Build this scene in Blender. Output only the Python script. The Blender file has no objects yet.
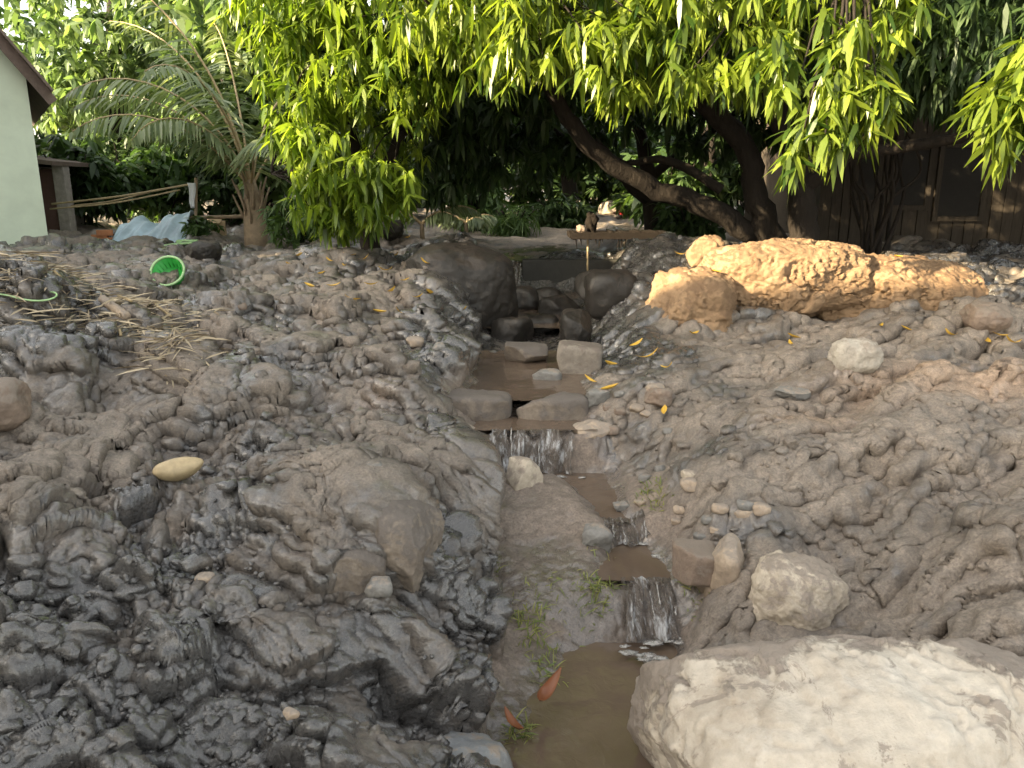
import bpy, bmesh, math, random
import numpy as np
from mathutils import Vector, Matrix

random.seed(7)
R = math.radians
scene = bpy.context.scene
COL = scene.collection

# ------------------------------------------------------------------ camera
ZC, PITCH, FPX = 1.55, R(14.0), 788.0
cam = bpy.data.cameras.new('camera')
cam.sensor_width = 36.0
cam.lens = FPX / 1024 * 36.0
cam.clip_start = 0.05
cam.clip_end = 2000
camo = bpy.data.objects.new('camera', cam)
COL.objects.link(camo)
camo.location = (0, 0, ZC)
camo.rotation_euler = (R(90) - PITCH, 0, 0)
scene.camera = camo
CP, SP = math.cos(PITCH), math.sin(PITCH)


def ray(u, v):
    x = (u - 512) / FPX
    y = -(v - 384) / FPX
    return Vector((x, CP + y * SP, -SP + y * CP))


def P(u, v, Y):
    """world point seen in direction (u, v) of the survey photo at ground distance Y"""
    d = ray(u, v)
    k = Y / d.y
    return Vector((d.x * k, Y, ZC + d.z * k))


# ------------------------------------------------------------------ noise
def _hash(ix, iy, iz, seed):
    h = (ix.astype(np.int64) * 374761393 + iy.astype(np.int64) * 668265263
         + iz * 1274126177 + seed * 982451653) & 0xFFFFFFFF
    h = ((h ^ (h >> 13)) * 1274126177) & 0xFFFFFFFF
    h = h ^ (h >> 16)
    return h


def perlin2(x, y, seed=0):
    x0 = np.floor(x); y0 = np.floor(y)
    fx = x - x0; fy = y - y0
    ux = fx * fx * fx * (fx * (fx * 6 - 15) + 10)
    uy = fy * fy * fy * (fy * (fy * 6 - 15) + 10)
    out = []
    for dy in (0, 1):
        for dx in (0, 1):
            a = _hash(x0 + dx, y0 + dy, 0, seed) * (2 * math.pi / 4294967296.0)
            out.append(np.cos(a) * (fx - dx) + np.sin(a) * (fy - dy))
    a = out[0] + ux * (out[1] - out[0])
    b = out[2] + ux * (out[3] - out[2])
    return (a + uy * (b - a)) * 1.5


def perlin3(p, seed=0):
    x, y, z = p[:, 0], p[:, 1], p[:, 2]
    x0 = np.floor(x); y0 = np.floor(y); z0 = np.floor(z)
    f = [x - x0, y - y0, z - z0]
    w = [t * t * t * (t * (t * 6 - 15) + 10) for t in f]
    res = 0
    for dz in (0, 1):
        for dy in (0, 1):
            for dx in (0, 1):
                h = _hash(x0 + dx, y0 + dy, (z0 + dz).astype(np.int64), seed)
                a = (h & 0xFFFF) * (2 * math.pi / 65536.0)
                c = ((h >> 16) & 0xFFFF) / 32768.0 - 1
                s = np.sqrt(np.maximum(0, 1 - c * c))
                g = s * np.cos(a) * (f[0] - dx) + s * np.sin(a) * (f[1] - dy) + c * (f[2] - dz)
                res = res + g * (w[0] if dx else 1 - w[0]) * (w[1] if dy else 1 - w[1]) * (w[2] if dz else 1 - w[2])
    return res * 1.5


def fbm3(p, seed, octaves=4, gain=0.5):
    a, s, r = 1.0, 1.0, 0
    for i in range(octaves):
        r = r + a * perlin3(p * s, seed + i * 17)
        a *= gain; s *= 2.03
    return r


def fbm2(x, y, seed, octaves=3, gain=0.5):
    a, s, r = 1.0, 1.0, 0
    for i in range(octaves):
        r = r + a * perlin2(x * s, y * s, seed + i * 13)
        a *= gain; s *= 2.03
    return r


def worley2(x, y, seed):
    x0 = np.floor(x); y0 = np.floor(y)
    f1 = np.full(x.shape, 9.0); f2 = np.full(x.shape, 9.0)
    for dy in (-1, 0, 1):
        for dx in (-1, 0, 1):
            h = _hash(x0 + dx, y0 + dy, 0, seed)
            px = dx + (h & 0xFFFF) / 65536.0
            py = dy + ((h >> 16) & 0xFFFF) / 65536.0
            d = np.sqrt((px - (x - x0)) ** 2 + (py - (y - y0)) ** 2)
            f2 = np.minimum(f2, np.maximum(f1, d))
            f1 = np.minimum(f1, d)
    return f1, f2


def sstep(a, b, x):
    t = np.clip((x - a) / (b - a), 0, 1)
    return t * t * (3 - 2 * t)


# ------------------------------------------------------------------ mesh helpers
def new_obj(name, me, mat=None, parent=None):
    o = bpy.data.objects.new(name, me)
    COL.objects.link(o)
    if mat is not None:
        for m in (mat if isinstance(mat, (list, tuple)) else [mat]):
            me.materials.append(m)
    if parent is not None:
        o.parent = parent
    return o


def np_mesh(name, verts, faces, mat, parent=None, smooth=True, fattr=None, colattr=None):
    verts = np.asarray(verts, dtype=np.float32)
    faces = np.asarray(faces, dtype=np.int32)
    k = faces.shape[1]
    me = bpy.data.meshes.new(name)
    me.vertices.add(len(verts))
    me.vertices.foreach_set('co', verts.ravel())
    me.loops.add(faces.size)
    me.loops.foreach_set('vertex_index', faces.ravel())
    me.polygons.add(len(faces))
    me.polygons.foreach_set('loop_start', np.arange(0, faces.size, k, dtype=np.int32))
    me.polygons.foreach_set('use_smooth', np.full(len(faces), smooth, dtype=bool))
    if fattr is not None:
        a = me.attributes.new('vary', 'FLOAT', 'POINT')
        a.data.foreach_set('value', np.asarray(fattr, dtype=np.float32))
    if colattr is not None:
        a = me.attributes.new('mudmix', 'FLOAT_COLOR', 'POINT')
        a.data.foreach_set('color', np.asarray(colattr, dtype=np.float32).ravel())
    me.update(calc_edges=True)
    me.validate()
    return new_obj(name, me, mat, parent)


class MB:
    """collects shapes, builds ONE mesh object"""
    def __init__(self):
        self.v = []; self.f = []; self.vary = []

    def add(self, vs, fs, vary=0.5):
        b = len(self.v)
        self.v += [tuple(q) for q in vs]
        self.f += [tuple(i + b for i in q) for q in fs]
        self.vary += [vary] * len(vs)

    def box(self, c, s, rot=None, bev=0.0, vary=0.5):
        bm = bmesh.new()
        bmesh.ops.create_cube(bm, size=1.0)
        for vv in bm.verts:
            vv.co = Vector((vv.co.x * s[0], vv.co.y * s[1], vv.co.z * s[2]))
        if bev > 0:
            bmesh.ops.bevel(bm, geom=bm.edges[:], offset=bev, segments=2, affect='EDGES', profile=0.6)
        M = Matrix.Translation(Vector(c)) @ (rot.to_4x4() if rot is not None else Matrix())
        bm.verts.index_update()
        self.add([M @ vv.co for vv in bm.verts], [[q.index for q in f.verts] for f in bm.faces], vary)
        bm.free()

    def tube(self, pts, radii, n=8, vary=0.5, cap=True, wob=0.0):
        pts = [Vector(p) for p in pts]
        if not isinstance(radii, (list, tuple)):
            radii = [radii] * len(pts)
        vs, fs = [], []
        ref = Vector((0.31, 0.77, 0.55))
        for i, p in enumerate(pts):
            t = (pts[min(i + 1, len(pts) - 1)] - pts[max(i - 1, 0)])
            if t.length < 1e-9:
                t = Vector((0, 0, 1))
            t.normalize()
            a = t.cross(ref)
            if a.length < 1e-3:
                a = t.cross(Vector((1, 0, 0)))
            a.normalize()
            b = t.cross(a)
            for k in range(n):
                an = 2 * math.pi * k / n
                rr = radii[i] * (1 + wob * (random.random() - .5))
                vs.append(p + (a * math.cos(an) + b * math.sin(an)) * rr)
        for i in range(len(pts) - 1):
            for k in range(n):
                fs.append((i * n + k, i * n + (k + 1) % n, (i + 1) * n + (k + 1) % n, (i + 1) * n + k))
        if cap:
            fs.append(tuple(range(n))[::-1])
            fs.append(tuple((len(pts) - 1) * n + k for k in range(n)))
        self.add(vs, fs, vary)

    def build(self, name, mat, parent=None, smooth=False, vary=False):
        me = bpy.data.meshes.new(name)
        me.from_pydata(self.v, [], self.f)
        if smooth:
            me.polygons.foreach_set('use_smooth', [True] * len(me.polygons))
        if vary:
            a = me.attributes.new('vary', 'FLOAT', 'POINT')
            a.data.foreach_set('value', self.vary)
        me.update()
        return new_obj(name, me, mat, parent)


def spline(pts, n=8):
    """Catmull-Rom through pts"""
    pts = [Vector(p) for p in pts]
    q = [pts[0] * 2 - pts[1]] + pts + [pts[-1] * 2 - pts[-2]]
    out = []
    for i in range(1, len(q) - 2):
        for k in range(n):
            t = k / n
            out.append(0.5 * ((2 * q[i]) + (q[i + 1] - q[i - 1]) * t + (2 * q[i - 1] - 5 * q[i] + 4 * q[i + 1] - q[i + 2]) * t * t
                              + (3 * q[i] - q[i - 1] - 3 * q[i + 1] + q[i + 2]) * t ** 3))
    out.append(pts[-1])
    return out


def tag(o, label, cat, group=None):
    o['label'] = label; o['category'] = cat
    if group:
        o['group'] = group
    return o


def thing(name, label, cat, loc=(0, 0, 0), group=None):
    o = bpy.data.objects.new(name, None)
    COL.objects.link(o)
    o.location = loc
    return tag(o, label, cat, group)


def settle(root):
    """children were modelled in world space: keep them there under a root that stands at the thing's base"""
    inv = Matrix.Translation(-Vector(root.location))
    for ch in root.children:
        if ch.type == 'MESH':
            ch.data.transform(inv)
    for ch in root.children:
        for g in ch.children:
            if g.type == 'MESH':
                g.data.transform(inv)


# ------------------------------------------------------------------ materials
def mat_new(name):
    m = bpy.data.materials.new(name)
    m.use_nodes = True
    nt = m.node_tree
    nt.nodes.clear()
    out = nt.nodes.new('ShaderNodeOutputMaterial')
    return m, nt, out


def N(nt, typ, **kw):
    n = nt.nodes.new(typ)
    for k, v in kw.items():
        if k.startswith('i_'):
            n.inputs[k[2:].replace('_', ' ')].default_value = v
        else:
            setattr(n, k, v)
    return n


def L(nt, a, b):
    nt.links.new(a, b)


def noise(nt, co, scale, detail=5, rough=0.6, dist=0.0):
    n = N(nt, 'ShaderNodeTexNoise')
    n.inputs['Scale'].default_value = scale
    n.inputs['Detail'].default_value = detail
    n.inputs['Roughness'].default_value = rough
    n.inputs['Distortion'].default_value = dist
    L(nt, co, n.inputs['Vector'])
    return n.outputs['Fac']


def mapr(nt, val, a, b, c=0.0, d=1.0):
    n = N(nt, 'ShaderNodeMapRange')
    n.inputs['From Min'].default_value = a; n.inputs['From Max'].default_value = b
    n.inputs['To Min'].default_value = c; n.inputs['To Max'].default_value = d
    L(nt, val, n.inputs['Value'])
    return n.outputs['Result']


def math_(nt, op, a, b):
    n = N(nt, 'ShaderNodeMath', operation=op)
    for i, q in enumerate((a, b)):
        if isinstance(q, (int, float)):
            n.inputs[i].default_value = q
        else:
            L(nt, q, n.inputs[i])
    return n.outputs[0]


def mix(nt, fac, a, b, mode='MIX'):
    n = N(nt, 'ShaderNodeMix', data_type='RGBA', blend_type=mode)
    if isinstance(fac, (int, float)):
        n.inputs[0].default_value = fac
    else:
        L(nt, fac, n.inputs[0])
    for i, q in ((6, a), (7, b)):
        if isinstance(q, tuple):
            n.inputs[i].default_value = (q[0], q[1], q[2], 1)
        else:
            L(nt, q, n.inputs[i])
    return n.outputs[2]


def bump(nt, h, strength, dist, prev=None):
    n = N(nt, 'ShaderNodeBump')
    n.inputs['Strength'].default_value = strength
    n.inputs['Distance'].default_value = dist
    L(nt, h, n.inputs['Height'])
    if prev is not None:
        L(nt, prev, n.inputs['Normal'])
    return n.outputs['Normal']


def principled(nt, out, col, rough, normal=None, spec=0.5):
    b = N(nt, 'ShaderNodeBsdfPrincipled')
    for key, q in (('Base Color', col), ('Roughness', rough), ('Specular IOR Level', spec)):
        if isinstance(q, tuple):
            b.inputs[key].default_value = (q[0], q[1], q[2], 1)
        elif isinstance(q, (int, float)):
            b.inputs[key].default_value = q
        else:
            L(nt, q, b.inputs[key])
    if normal is not None:
        L(nt, normal, b.inputs['Normal'])
    if out is not None:
        L(nt, b.outputs[0], out.inputs['Surface'])
    return b


def coords(nt, kind='Object'):
    return N(nt, 'ShaderNodeTexCoord').outputs[kind]


MUD_DRY = (0.255, 0.212, 0.172)
MUD_WET = (0.052, 0.047, 0.043)
MUD_SAND_SUN = (0.37, 0.265, 0.185)
MUD_SILT = (0.235, 0.188, 0.152)


def mat_ground():
    m, nt, out = mat_new('wet_mud')
    co = coords(nt)
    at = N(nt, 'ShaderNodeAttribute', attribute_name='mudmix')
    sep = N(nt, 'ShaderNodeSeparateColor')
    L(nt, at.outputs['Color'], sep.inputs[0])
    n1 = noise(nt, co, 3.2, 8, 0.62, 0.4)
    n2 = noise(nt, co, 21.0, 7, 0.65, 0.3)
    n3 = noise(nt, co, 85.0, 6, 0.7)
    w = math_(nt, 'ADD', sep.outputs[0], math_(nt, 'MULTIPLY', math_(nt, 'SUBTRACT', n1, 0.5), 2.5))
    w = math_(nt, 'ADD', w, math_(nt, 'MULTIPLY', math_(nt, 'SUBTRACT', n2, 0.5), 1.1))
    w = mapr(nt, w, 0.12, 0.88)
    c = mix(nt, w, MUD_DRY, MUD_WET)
    s = mapr(nt, math_(nt, 'ADD', sep.outputs[1], math_(nt, 'MULTIPLY', math_(nt, 'SUBTRACT', n1, 0.5), 0.8)), 0.3, 0.8)
    c = mix(nt, s, c, MUD_SAND_SUN)
    b = mapr(nt, math_(nt, 'ADD', sep.outputs[2], math_(nt, 'MULTIPLY', math_(nt, 'SUBTRACT', n2, 0.5), 0.7)), 0.2, 0.9)
    c = mix(nt, b, c, MUD_SILT)
    c = mix(nt, 1.0, c, mixgrey(nt, n3, 0.5, 1.4), 'MULTIPLY')
    c = mix(nt, 1.0, c, mixgrey(nt, n2, 0.55, 1.35), 'MULTIPLY')
    c = mix(nt, math_(nt, 'MULTIPLY', math_(nt, 'MULTIPLY', w, b), .6), c, (.06, .045, .035))
    # grit: small pale and dark grains
    vor = N(nt, 'ShaderNodeTexVoronoi'); vor.inputs['Scale'].default_value = 70
    L(nt, co, vor.inputs['Vector'])
    grit = mapr(nt, vor.outputs['Distance'], 0.06, 0.16, 1, 0)
    gsel = mapr(nt, noise(nt, co, 9, 4), 0.56, 0.66)
    c = mix(nt, math_(nt, 'MULTIPLY', math_(nt, 'MULTIPLY', grit, gsel), 0.55), c, (0.34, 0.29, 0.24))
    rg = mapr(nt, w, 0.15, 0.9, 0.68, 0.26)
    rg = math_(nt, 'ADD', rg, math_(nt, 'MULTIPLY', math_(nt, 'SUBTRACT', n2, 0.5), 0.5))
    rg = math_(nt, 'MAXIMUM', rg, 0.14)
    nb = bump(nt, n2, 0.7, 0.02)
    nb = bump(nt, n3, 0.9, 0.009, nb)
    nb = bump(nt, noise(nt, co, 240.0, 4, 0.7), 0.6, 0.003, nb)
    pb = principled(nt, out, c, rg, nb, mapr(nt, w, 0, 1, 0.4, 0.8))
    film = mapr(nt, math_(nt, 'ADD', w, math_(nt, 'MULTIPLY', math_(nt, 'SUBTRACT', noise(nt, co, 5.5, 5, .6), .5), 2.0)), 0.4, .85, 0, 1.0)
    L(nt, film, pb.inputs['Coat Weight'])
    pb.inputs['Coat Roughness'].default_value = .1
    L(nt, bump(nt, n2, 0.35, 0.012), pb.inputs['Coat Normal'])
    return m


def mixgrey(nt, fac, a, b):
    v = mapr(nt, fac, 0.25, 0.75, a, b)
    cc = N(nt, 'ShaderNodeCombineColor')
    for i in range(3):
        L(nt, v, cc.inputs[i])
    return cc.outputs[0]


def mat_rock(name, c1, c2, mud=MUD_DRY, level=0.4, rough=0.8, scale=1.0, stain=(0.1, 0.085, 0.07), stain_amt=0.5, bump_s=0.5, nzw=0.5):
    """two tone stone, mud lying on the upward faces in patches, dark stains"""
    m, nt, out = mat_new(name)
    co = coords(nt)
    n1 = noise(nt, co, 4.5 * scale, 8, 0.65, 0.5)
    n2 = noise(nt, co, 26 * scale, 6, 0.65)
    n3 = noise(nt, co, 110 * scale, 5, 0.7)
    c = mix(nt, mapr(nt, n1, 0.35, 0.65), c1, c2)
    c = mix(nt, 1.0, c, mixgrey(nt, n2, 0.78, 1.18), 'MULTIPLY')
    st = mapr(nt, noise(nt, co, 7.5 * scale, 7, 0.7, 0.8), 0.58, 0.68, 0, stain_amt)
    c = mix(nt, st, c, stain)
    geo = N(nt, 'ShaderNodeNewGeometry')
    sx = N(nt, 'ShaderNodeSeparateXYZ')
    L(nt, geo.outputs['Normal'], sx.inputs[0])
    q = math_(nt, 'ADD', math_(nt, 'MULTIPLY', sx.outputs[2], nzw), math_(nt, 'MULTIPLY', math_(nt, 'SUBTRACT', n1, 0.5), 2.2 if nzw < .8 else 1.2))
    q = math_(nt, 'ADD', q, math_(nt, 'MULTIPLY', math_(nt, 'SUBTRACT', n2, 0.5), 0.8))
    mk = mapr(nt, q, 0.62 - level * 0.9, 0.8 - level * 0.9)
    c = mix(nt, mk, c, mix(nt, n3, tuple(x * 0.75 for x in mud), tuple(min(1, x * 1.2) for x in mud)))
    nb = bump(nt, n1, 0.4 * bump_s, 0.03)
    nb = bump(nt, n2, bump_s, 0.012, nb)
    nb = bump(nt, n3, bump_s, 0.004, nb)
    principled(nt, out, c, rough, nb, 0.35)
    return m


def mat_leaf(name, dark, light, transl=0.4, rough=0.42, tcol=None, spec=0.4):
    m, nt, out = mat_new(name)
    at = N(nt, 'ShaderNodeAttribute', attribute_name='vary')
    c = mix(nt, at.outputs['Fac'], dark, light)
    b = principled(nt, None, c, rough, None, spec)
    t = N(nt, 'ShaderNodeBsdfTranslucent')
    tc = mix(nt, 1.0, c, tcol or (1.6, 1.7, 0.8), 'MULTIPLY')
    L(nt, tc, t.inputs['Color'])
    ms = N(nt, 'ShaderNodeMixShader')
    ms.inputs[0].default_value = transl
    L(nt, b.outputs[0], ms.inputs[1]); L(nt, t.outputs[0], ms.inputs[2])
    L(nt, ms.outputs[0], out.inputs['Surface'])
    return m


def mat_plain(name, c, rough=0.7, var=0.2, scale=20, bmp=0.3, bd=0.01, spec=0.4, stretch=None):
    m, nt, out = mat_new(name)
    co = coords(nt)
    if stretch:
        mp = N(nt, 'ShaderNodeMapping')
        mp.inputs['Scale'].default_value = stretch
        L(nt, co, mp.inputs['Vector'])
        co = mp.outputs[0]
    n = noise(nt, co, scale, 7, 0.65, 0.3)
    cc = mix(nt, 1.0, c, mixgrey(nt, n, 1 - var, 1 + var), 'MULTIPLY')
    big = mapr(nt, noise(nt, co, scale * 0.17, 4), 0.5, 0.7, 0, var)
    cc = mix(nt, big, cc, tuple(x * 0.6 for x in c))
    principled(nt, out, cc, rough, bump(nt, n, bmp, bd), spec)
    return m


def mat_water():
    m, nt, out = mat_new('muddy_water')
    co = coords(nt)
    n1 = noise(nt, co, 4, 5, 0.6, 1.0)
    c = mix(nt, n1, (0.085, 0.06, 0.043), (0.135, 0.098, 0.072))
    n2 = noise(nt, co, 15, 4, 0.55, 1.6)
    nb = bump(nt, n2, 0.16, 0.012)
    principled(nt, out, c, 0.06, nb, 0.7)
    return m


def mat_foam():
    m, nt, out = mat_new('white_water')
    co = coords(nt)
    n1 = noise(nt, co, 60, 4, 0.6)
    c = mix(nt, n1, (0.2, 0.18, 0.16), (0.5, 0.49, 0.47))
    b = principled(nt, None, c, 0.15, bump(nt, n1, 0.5, 0.01), 0.6)
    tr = N(nt, 'ShaderNodeBsdfTransparent')
    ms = N(nt, 'ShaderNodeMixShader')
    L(nt, mapr(nt, noise(nt, co, 35, 4, 0.6), 0.34, 0.6, 0.1, 0.95), ms.inputs[0])
    L(nt, tr.outputs[0], ms.inputs[1]); L(nt, b.outputs[0], ms.inputs[2])
    L(nt, ms.outputs[0], out.inputs['Surface'])
    return m


M_GROUND = mat_ground()
M_WATER = mat_water()
M_FOAM = mat_foam()
M_CREAM = mat_rock('cream_boulder', (0.66, 0.585, 0.475), (0.52, 0.44, 0.34), (0.27, 0.22, 0.18), -.18, 0.75, 0.8, (0.3, 0.25, 0.2), 0.6, 0.8, 1.1)
def mat_big():
    m, nt, out = mat_new('cream_boulder')
    co = coords(nt)
    sx = N(nt, 'ShaderNodeSeparateXYZ'); L(nt, co, sx.inputs[0])
    geo = N(nt, 'ShaderNodeNewGeometry'); sn = N(nt, 'ShaderNodeSeparateXYZ'); L(nt, geo.outputs['Normal'], sn.inputs[0])
    n0 = noise(nt, co, 2.2, 6, .6, .6); n1 = noise(nt, co, 6, 8, .68, .6); n2 = noise(nt, co, 30, 7, .68); n3 = noise(nt, co, 130, 5, .7)
    c = mix(nt, mapr(nt, n0, .38, .62), (.52, .465, .39), (.38, .32, .25))
    c = mix(nt, mapr(nt, n1, .55, .75, 0, .5), c, (.62, .58, .52))
    c = mix(nt, 1.0, c, mixgrey(nt, n2, .8, 1.14), 'MULTIPLY')
    c = mix(nt, mapr(nt, n2, .62, .74, 0, .45), c, (.3, .24, .18))
    q = math_(nt, 'ADD', math_(nt, 'MULTIPLY', sn.outputs[2], .25), math_(nt, 'MULTIPLY', sx.outputs[1], 1.5))
    q = math_(nt, 'ADD', q, math_(nt, 'MULTIPLY', math_(nt, 'MAXIMUM', math_(nt, 'SUBTRACT', sx.outputs[0], .0), 0.0), .8))
    q = math_(nt, 'ADD', q, math_(nt, 'MULTIPLY', math_(nt, 'SUBTRACT', n1, .5), .95))
    q = math_(nt, 'ADD', q, math_(nt, 'MULTIPLY', math_(nt, 'SUBTRACT', n0, .5), .7))
    mk = mapr(nt, q, .2, .28)
    c = mix(nt, mk, c, mix(nt, n3, (.17, .14, .115), (.31, .26, .215)))
    run = mapr(nt, noise(nt, co, 3.1, 8, .72, 1.4), .55, .585, 0, .8)   # smeared drips
    c = mix(nt, run, c, (.24, .2, .165))
    nb = bump(nt, n1, .18, .03); nb = bump(nt, n2, .6, .012, nb); nb = bump(nt, n3, .6, .004, nb); nb = bump(nt, mk, .6, .012, nb)
    principled(nt, out, c, .8, nb, .3)
    return m


M_BIG = mat_big()
M_CREAM2 = mat_rock('cream_stone', (0.48, 0.41, 0.32), (0.33, 0.28, 0.22), MUD_DRY, 0.48, 0.75, 1.3)
M_GREY = mat_rock('grey_stone', (0.2, 0.19, 0.175), (0.13, 0.125, 0.115), MUD_DRY, 0.3, 0.55, 1.6)
M_BLUE = mat_rock('bluish_slab', (0.16, 0.17, 0.18), (0.26, 0.26, 0.25), MUD_DRY, 0.18, 0.4, 1.4)
M_BROWN = mat_rock('brown_stone', (0.22, 0.165, 0.125), (0.16, 0.12, 0.095), (.19, .155, .125), 0.5, 0.7, 1.6)
M_TANSTONE = mat_rock('tan_stone', (0.38, 0.3, 0.22), (0.28, 0.22, 0.17), MUD_DRY, 0.5, 0.75, 1.6)
M_MUDSTONE = mat_rock('mud_coated_stone', (0.2, 0.165, 0.13), (0.14, 0.115, 0.095), (.115, .098, .085), 0.62, 0.7, 1.6, nzw=.6)
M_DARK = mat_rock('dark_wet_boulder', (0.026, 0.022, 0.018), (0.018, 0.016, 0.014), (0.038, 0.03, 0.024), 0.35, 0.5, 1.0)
M_OCHRE = mat_rock('ochre_mud_boulder', (0.27, 0.18, 0.105), (0.2, 0.13, 0.075), (0.15, 0.095, 0.055), 0.5, 0.9, 1.0, (0.2, 0.125, 0.075), 0.5, 0.9)
M_MANGO = mat_leaf('mango_leaves', (0.024, 0.055, 0.01), (0.24, 0.3, 0.035), 0.42, 0.36)
M_MANGO_SUNLIT = mat_leaf('sunlit_mango_leaves', (0.04, 0.08, 0.012), (0.27, 0.35, 0.04), 0.45, 0.34)  # lighter mango copy, sunlight put into the leaf colour
M_BACKLEAF = mat_leaf('background_leaves', (0.035, 0.07, 0.022), (0.09, 0.145, 0.04), 0.35, 0.5)
M_PALELEAF = mat_leaf('hazed_background_leaves', (0.075, 0.12, 0.055), (0.17, 0.23, 0.1), 0.42, 0.45)  # distance haze and glare put into a paler leaf colour
M_DARKLEAF = mat_leaf('shade_toned_leaves', (0.022, 0.045, 0.016), (0.05, 0.085, 0.025), 0.3, 0.5)  # dark leaf copy, tree shade put into its colour
M_PALM = mat_leaf('palm_leaflets', (0.1, 0.14, 0.06), (0.26, 0.3, 0.17), 0.3, 0.35)
M_GRASS = mat_leaf('grass_blades', (0.09, 0.13, 0.03), (0.28, 0.27, 0.09), 0.3, 0.5)
M_STRAW = mat_leaf('dry_straw', (0.2, 0.15, 0.09), (0.55, 0.46, 0.32), 0.15, 0.7, (1, 1, 1))
M_YLEAF = mat_leaf('yellow_leaf', (0.5, 0.27, 0.03), (0.68, 0.45, 0.07), 0.2, 0.45, (1, 1, 1))
M_RUST = mat_leaf('rust_leaf', (0.13, 0.045, 0.02), (0.22, 0.08, 0.03), 0.05, 0.4, (1, 1, 1))
M_BARK = mat_plain('bark', (0.02, 0.016, 0.013), 0.9, 0.35, 18, 0.8, 0.03, 0.2, (1, 1, 0.3))
M_GREENWALL = mat_plain('pale_green_render', (0.64, 0.72, 0.57), 0.85, 0.1, 3, 0.1, 0.004, 0.3)
M_ROOFBROWN = mat_plain('old_brown_roof', (0.16, 0.12, 0.1), 0.85, 0.3, 12, 0.6, 0.02)
M_SHACK = mat_plain('weathered_planks', (0.05, 0.041, 0.032), 0.85, 0.35, 9, 0.5, 0.01, 0.2, (6, 6, 0.6))
M_DARKVOID = mat_plain('dark_opening', (0.02, 0.018, 0.016), 0.9, 0.1)
M_PALEFRAME = mat_plain('pale_frame', (0.17, 0.15, 0.13), 0.8, 0.15)
M_CONC = mat_plain('old_concrete', (0.3, 0.27, 0.24), 0.85, 0.25, 14, 0.5, 0.015)
M_DOORBROWN = mat_plain('red_brown_door', (0.15, 0.085, 0.07), 0.7, 0.15)
M_TARP = mat_plain('blue_white_tarp', (0.4, 0.52, 0.6), 0.4, 0.4, 4.0, 0.3, 0.02, 0.5)
M_BASKET = mat_plain('green_plastic', (0.03, 0.36, 0.05), 0.4, 0.12, 8)
M_LIGHTGREEN = mat_plain('pale_green_plastic', (0.32, 0.5, 0.24), 0.45, 0.12, 8)
M_BAMBOO = mat_plain('bamboo', (0.38, 0.29, 0.16), 0.6, 0.25, 12)
M_CLOTH = mat_plain('white_cloth', (0.72, 0.74, 0.76), 0.8, 0.08, 12)
M_RED = mat_plain('red_cloth', (0.42, 0.03, 0.03), 0.8, 0.2, 12)
M_PINK = mat_plain('pink_cloth', (0.6, 0.32, 0.3), 0.8, 0.2, 12)
M_TANBOX = mat_plain('cardboard', (0.45, 0.33, 0.2), 0.8, 0.15, 9)
M_IRON = mat_plain('muddy_iron', (0.014, 0.011, 0.009), 0.9, 0.35, 40, 0.6, 0.01, 0.1)
M_POD = mat_plain('dry_gourd_skin', (0.4, 0.31, 0.18), 0.5, 0.3, 22, 0.3, 0.006)
M_BRICK = mat_plain('orange_brick', (0.4, 0.17, 0.08), 0.85, 0.25, 16)
M_CREAMWALL = mat_plain('cream_render', (0.55, 0.5, 0.4), 0.85, 0.06, 3, 0.1, 0.004)
M_WOOD = mat_plain('weathered_wood', (0.28, 0.21, 0.14), 0.8, 0.3, 16, 0.5, 0.01)

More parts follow.
